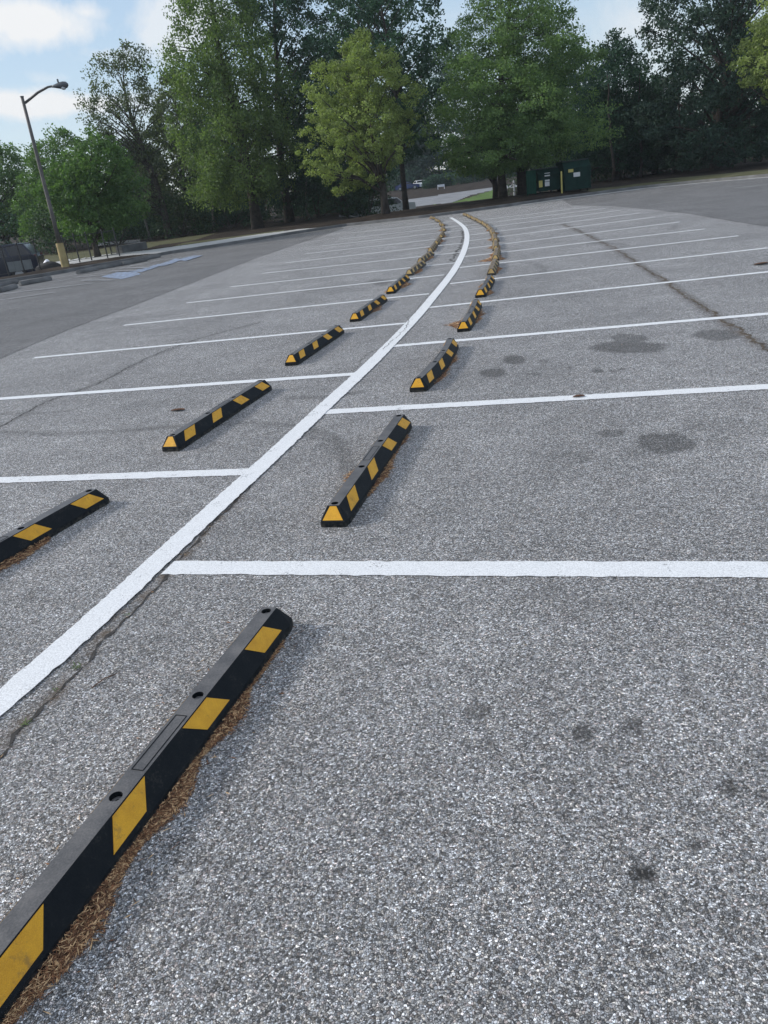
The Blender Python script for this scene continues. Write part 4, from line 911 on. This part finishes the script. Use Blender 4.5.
# ------------------------------------------------------------------ cars
def car(kind, label, loc, rz, paint, L=4.7, Wd=1.85, Hh=1.75, name='parked_car'):
    root = empty(name, loc, rz); tag(root, label, 'car', None)
    if kind == 'suv': P = [(-.5, .32), (-.5, .60), (-.485, .66), (-.29, .70), (-.19, .965), (-.12, 1.0), (.30, 1.0), (.40, .97), (.475, .66), (.5, .60), (.5, .30)]; G_ = [(-.275, .70), (-.182, .945), (.385, .945), (.455, .68)]
    else: P = [(-.5, .30), (-.5, .52), (-.47, .60), (-.22, .68), (-.08, .96), (0, 1.0), (.17, 1.0), (.33, .74), (.47, .68), (.5, .58), (.5, .28)]; G_ = [(-.20, .69), (-.07, .94), (.16, .95), (.30, .73)]
    def arch(cx, r):
        return [(cx+r*math.cos(t)/L, .18+ (r*math.sin(t))/Hh) for t in np.linspace(math.pi, 0, 9)]
    low = [(-.5, .18)] + arch(-.31, .40) + arch(.30, .40) + [(.5, .18)]
    side_ = low + P[::-1]
    n = len(side_); vs = []
    for s in (-1, 1):
        for a, b in side_:
            inset = 1.0 if b < .66 else 1.0-.20*(b-.66)/.34
            vs.append((a*L, s*Wd/2*inset, b*Hh))
    mb = MB(); mb.add(vs, [tuple(range(n)), tuple(range(2*n-1, n-1, -1))]+[(i, i+n, (i+1) % n+n, (i+1) % n) for i in range(n)])
    # big n-gons triangulate badly over arches: triangulate
    o = mb.build('body', MAT[paint], root)
    import bmesh
    bm = bmesh.new(); bm.from_mesh(o.data); bmesh.ops.triangulate(bm, faces=[f for f in bm.faces if len(f.verts) > 4], ngon_method='EAR_CLIP'); bm.to_mesh(o.data); bm.free()
    def ins(b): return Wd/2*(1.0 if b < .66 else 1.0-.20*(b-.66)/.34)
    for s in (-1, 1):
        segs = [(0, .48), (.52, 1)] if kind != 'suv' else [(0, .36), (.39, .70), (.73, 1)]
        for t0, t1 in segs:
            g = G_; bx = lambda t: (g[0][0]+(g[3][0]-g[0][0])*t); tx = lambda t: (g[1][0]+(g[2][0]-g[1][0])*t)
            q = [(bx(t0), g[0][1]), (tx(t0), g[1][1]), (tx(t1), g[2][1]), (bx(t1), g[3][1])]
            mb = MB(); v = [(a*L, s*(ins(b)+.008), b*Hh) for a, b in q] + [(a*L, s*(ins(b)-.02), b*Hh) for a, b in q]
            mb.add(v, [(0, 1, 2, 3), (4, 5, 6, 7)]+[(i, (i+1) % 4, 4+(i+1) % 4, 4+i) for i in range(4)]); mb.build('window', MAT['glass'], root)
        mb = MB(); mb.box((G_[0][0]*L+.12, s*(Wd/2+.09), .66*Hh+.06), (.14, .18, .13)); mb.build('mirror', MAT[paint], root, bevel=.02)
        mb = MB(); mb.box((-.488*L, s*Wd*.38, .56*Hh), (.10, .32, .13)); mb.build('headlight', MAT['headlamp'], root, bevel=.015)
        mb = MB(); mb.box((.488*L, s*Wd*.40, .60*Hh), (.10, .22, .22)); mb.build('tail_light', MAT['lampred'], root, bevel=.015)
        for cx in (-.31, .30):
            mb = MB(); mb.tube([(cx*L, s*(Wd/2-.21), .34), (cx*L, s*(Wd/2+.0), .34)], .34, 22); wl = mb.build('wheel', MAT['tyre'], root, bevel=.02)
            mb = MB(); mb.tube([(cx*L, s*(Wd/2-.01), .34), (cx*L, s*(Wd/2+.015), .34)], .21, 16); mb.build('rim', MAT['rim'], wl)
    for (a, b), nm in (((3, 4) if kind == 'suv' else (3, 4), 'windscreen'), ((7, 8) if kind == 'suv' else (6, 7), 'rear_window')):
        (x0, z0), (x1, z1) = P[a], P[b]; f0, f1 = .08, .92
        p0 = Vector((x0+(x1-x0)*f0, 0, z0+(z1-z0)*f0)); p1 = Vector((x0+(x1-x0)*f1, 0, z0+(z1-z0)*f1)); nn = Vector(((z1-z0)*Hh, 0, -(x1-x0)*L)).normalized()*.01
        if nn.z < 0: nn = -nn
        v = []
        for k in (1, -1):
            for p, s in ((p0, -1), (p0, 1), (p1, 1), (p1, -1)): v.append(Vector((p.x*L, s*(ins(p.z)-.09), p.z*Hh))+nn*k)
        mb = MB(); mb.add(v, [(0, 1, 2, 3), (4, 5, 6, 7)]+[(i, (i+1) % 4, 4+(i+1) % 4, 4+i) for i in range(4)]); mb.build(nm, MAT['glass'], root)
    return root
def put_car(kind, label, px, py, Y, rz, paint, nm, **k):
    p = at(px, py, Y); return car(kind, label, (p.x, Y, float(T(p.x, Y))), rz, paint, name=nm, **k)
put_car('suv', 'dark SUV parked behind the black fence at the left edge', -9, 270, 41.0, math.radians(9), 'car_dark', 'parked_suv', L=4.9, Hh=1.78)
def bundle():
    Y = 37.6; p = at(50, 270, Y); z0 = float(T(p.x, Y)); g = random.Random(4)
    root = empty('covered_bundle', (p.x, Y, z0)); tag(root, 'low dark covered bundle with a white lump as its glint, between the SUV and the lamp base', 'bundle')
    def lump(cx, cy, rx, ry, h, name, m):
        mb = MB(); K = 18; rows = 7; vs = []
        for j in range(rows):
            e = j/(rows-1)*math.pi/2
            for k in range(K):
                t = 2*math.pi*k/K; r = 1+.16*mnoise.noise(Vector((math.cos(t)*1.5+cx, math.sin(t)*1.5, e*1.4)))
                vs.append((cx+rx*math.cos(t)*math.cos(e)*r, cy+ry*math.sin(t)*math.cos(e)*r, h*math.sin(e)*r-.03))
        mb.add(vs, [(j*K+k, j*K+(k+1) % K, (j+1)*K+(k+1) % K, (j+1)*K+k) for j in range(rows-1) for k in range(K)]); mb.build(name, MAT[m], root, smooth=True)
    lump(0, 0, .62, .4, .30, 'cover', 'tyre'); lump(-.1, .15, .22, .2, .40, 'glint_lump', 'sign_white')  # glint painted as a white lump on the dark cover
bundle()
put_car('suv', 'silver station wagon on the road behind the two tree trunks', 387, 207, 74, math.radians(183), 'car_silver', 'parked_car', L=4.9, Hh=1.8)
put_car('sedan', 'dark blue car parked on the far bank left of the small white car', 408, 190, 158, math.radians(170), 'car_blue', 'parked_car', L=4.6, Hh=1.45)
put_car('sedan', 'small white car parked beyond the far road beside the hedge', 420.5, 189, 160, math.radians(100), 'car_white', 'parked_car', L=4.4, Hh=1.4)
def grey_panel():
    Y = 38.0; a = at(8.5, 268, Y); b = at(32, 264, Y); t = at(20, 260, Y); z0 = float(T((a.x+b.x)/2, Y)); c = (a.x+b.x)/2; w = b.x-a.x; h = max(.5, t.z-z0)
    root = empty('low_panel', (c, Y, z0)); tag(root, 'low grey board standing in front of the dark SUV behind the fence', 'board')
    mb = MB(); mb.box((0, 0, h*.65), (w, .05, h*.62)); mb.build('board', MAT['panel_grey'], root, bevel=.008)
    for s in (-1, 1): mb = MB(); mb.box((s*w*.42, .05, h*.35), (.06, .05, h*.8)); mb.build('leg', MAT['black_metal'], root)
grey_panel()
# ------------------------------------------------------------------ sky and sun
SUN_AZ = math.radians(-80)     # from +Y towards +X
SUN_EL = math.radians(27)
w = bpy.data.worlds.new('World'); S.world = w; w.use_nodes = True; nt = w.node_tree; q = N(nt)
bg = nt.nodes['Background']; bg.inputs[1].default_value = .14
sky = q.n('ShaderNodeTexSky', sky_type='NISHITA', sun_disc=False, sun_elevation=SUN_EL, sun_rotation=SUN_AZ, air_density=1.0, dust_density=.35, ozone_density=1.0)
tc = q.n('ShaderNodeTexCoord').outputs['Generated']
sx = q.n('ShaderNodeSeparateXYZ', {0: tc}).outputs
az = q.math('ARCTAN2', sx[0], sx[1]); el = q.math('ARCSINE', sx[2])
nz = q.n('ShaderNodeTexNoise', {'Vector': tc, 'Scale': 9.0, 'Detail': 8, 'Roughness': .62, 'Distortion': .3}).outputs[0]
nz2 = q.n('ShaderNodeTexNoise', {'Vector': q.n('ShaderNodeVectorMath', {0: tc, 1: (1, 1, 4)}, operation='MULTIPLY').outputs[0], 'Scale': 4.0, 'Detail': 7, 'Roughness': .6}).outputs[0]
tot = None
for px, py, wa, we, k in ((48, 22, .075, .038, 1.15), (85, 12, .05, .022, .9), (20, 104, .14, .022, 1.25), (165, 20, .07, .05, .7), (100, 55, .05, .018, .7), (640, 30, .12, .05, .6), (-90, 40, .08, .04, .9), (60, 78, .04, .01, .5), (640, 60, .1, .05, .5)):
    d = ray(px, py).normalized(); a0 = math.atan2(d.x, d.y); e0 = math.asin(d.z)
    u = q.math('DIVIDE', q.math('SUBTRACT', az, a0), wa)
    wa, we = wa*.8, we*.75
    v = q.math('DIVIDE', q.math('SUBTRACT', q.math('ADD', el, q.math('MULTIPLY', q.math('SUBTRACT', az, a0), math.tan(ROL)*.6)), e0), we)
    r = q.math('SQRT', q.math('ADD', q.math('MULTIPLY', u, u), q.math('MULTIPLY', v, v)))
    m_ = q.math('MULTIPLY', q.math('SUBTRACT', 1.25, r), k)
    m_ = q.math('ADD', m_, q.math('MULTIPLY', q.math('SUBTRACT', nz, .5), 3.0))
    m_ = q.math('MULTIPLY', q.math('MULTIPLY', q.math('SUBTRACT', m_, .25), 1.7, True), min(1, k))
    tot = m_ if tot is None else q.math('MAXIMUM', tot, m_)
thin = q.ramp(nz2, [(.50, 0.0), (.80, .40)])
tot = q.math('MAXIMUM', tot, thin)
grad = q.ramp(q.math('MULTIPLY', el, 1/1.2, True), [(0, (.285, .315, .335)), (.12, (.215, .275, .335)), (.30, (.15, .22, .325)), (.7, (.12, .19, .32))])
grad = q.n('ShaderNodeVectorMath', {0: grad, 'Scale': 10.0}, operation='SCALE').outputs[0]
base = q.mix(.82, sky.outputs[0], grad)
high = q.math('MULTIPLY', q.ramp(el, [(.42, 0.0), (.60, 1.0)]), q.ramp(nz2, [(.36, .15), (.58, .85)]))  # unseen cloud added overhead to neutralise the blue skylight and weaken shadows
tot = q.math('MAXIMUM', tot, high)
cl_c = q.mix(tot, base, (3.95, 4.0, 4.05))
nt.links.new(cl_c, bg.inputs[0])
sl = bpy.data.lights.new('sun', 'SUN'); sl.energy = 2.1; sl.angle = math.radians(11); sl.color = (1.0, .95, .88)
so = bpy.data.objects.new('sun', sl); COL.objects.link(so)
D = Vector((math.sin(SUN_AZ)*math.cos(SUN_EL), math.cos(SUN_AZ)*math.cos(SUN_EL), math.sin(SUN_EL)))
so.rotation_euler = D.to_track_quat('Z', 'Y').to_euler()
S.view_settings.view_transform = 'Standard'; S.view_settings.look = 'None'; S.view_settings.exposure = 0.74; S.view_settings.gamma = 1
S.cycles.max_bounces = 6; S.cycles.transparent_max_bounces = 6
if HAZE:
    mh = bpy.data.materials.new('haze_air'); mh.use_nodes = True; nh = mh.node_tree; nh.nodes.remove(nh.nodes['Principled BSDF'])
    pv = nh.nodes.new('ShaderNodeVolumePrincipled'); pv.inputs['Color'].default_value = (.80, .88, .97, 1); pv.inputs['Density'].default_value = HAZE; pv.inputs['Anisotropy'].default_value = .2
    nh.links.new(pv.outputs[0], nh.nodes['Material Output'].inputs['Volume'])
    mb = MB(); mb.box((0, 130, 24), (800, 560, 56)); tag(mb.build('haze', mh), 'thin pale air haze over the lot and trees', 'haze', kind='stuff')
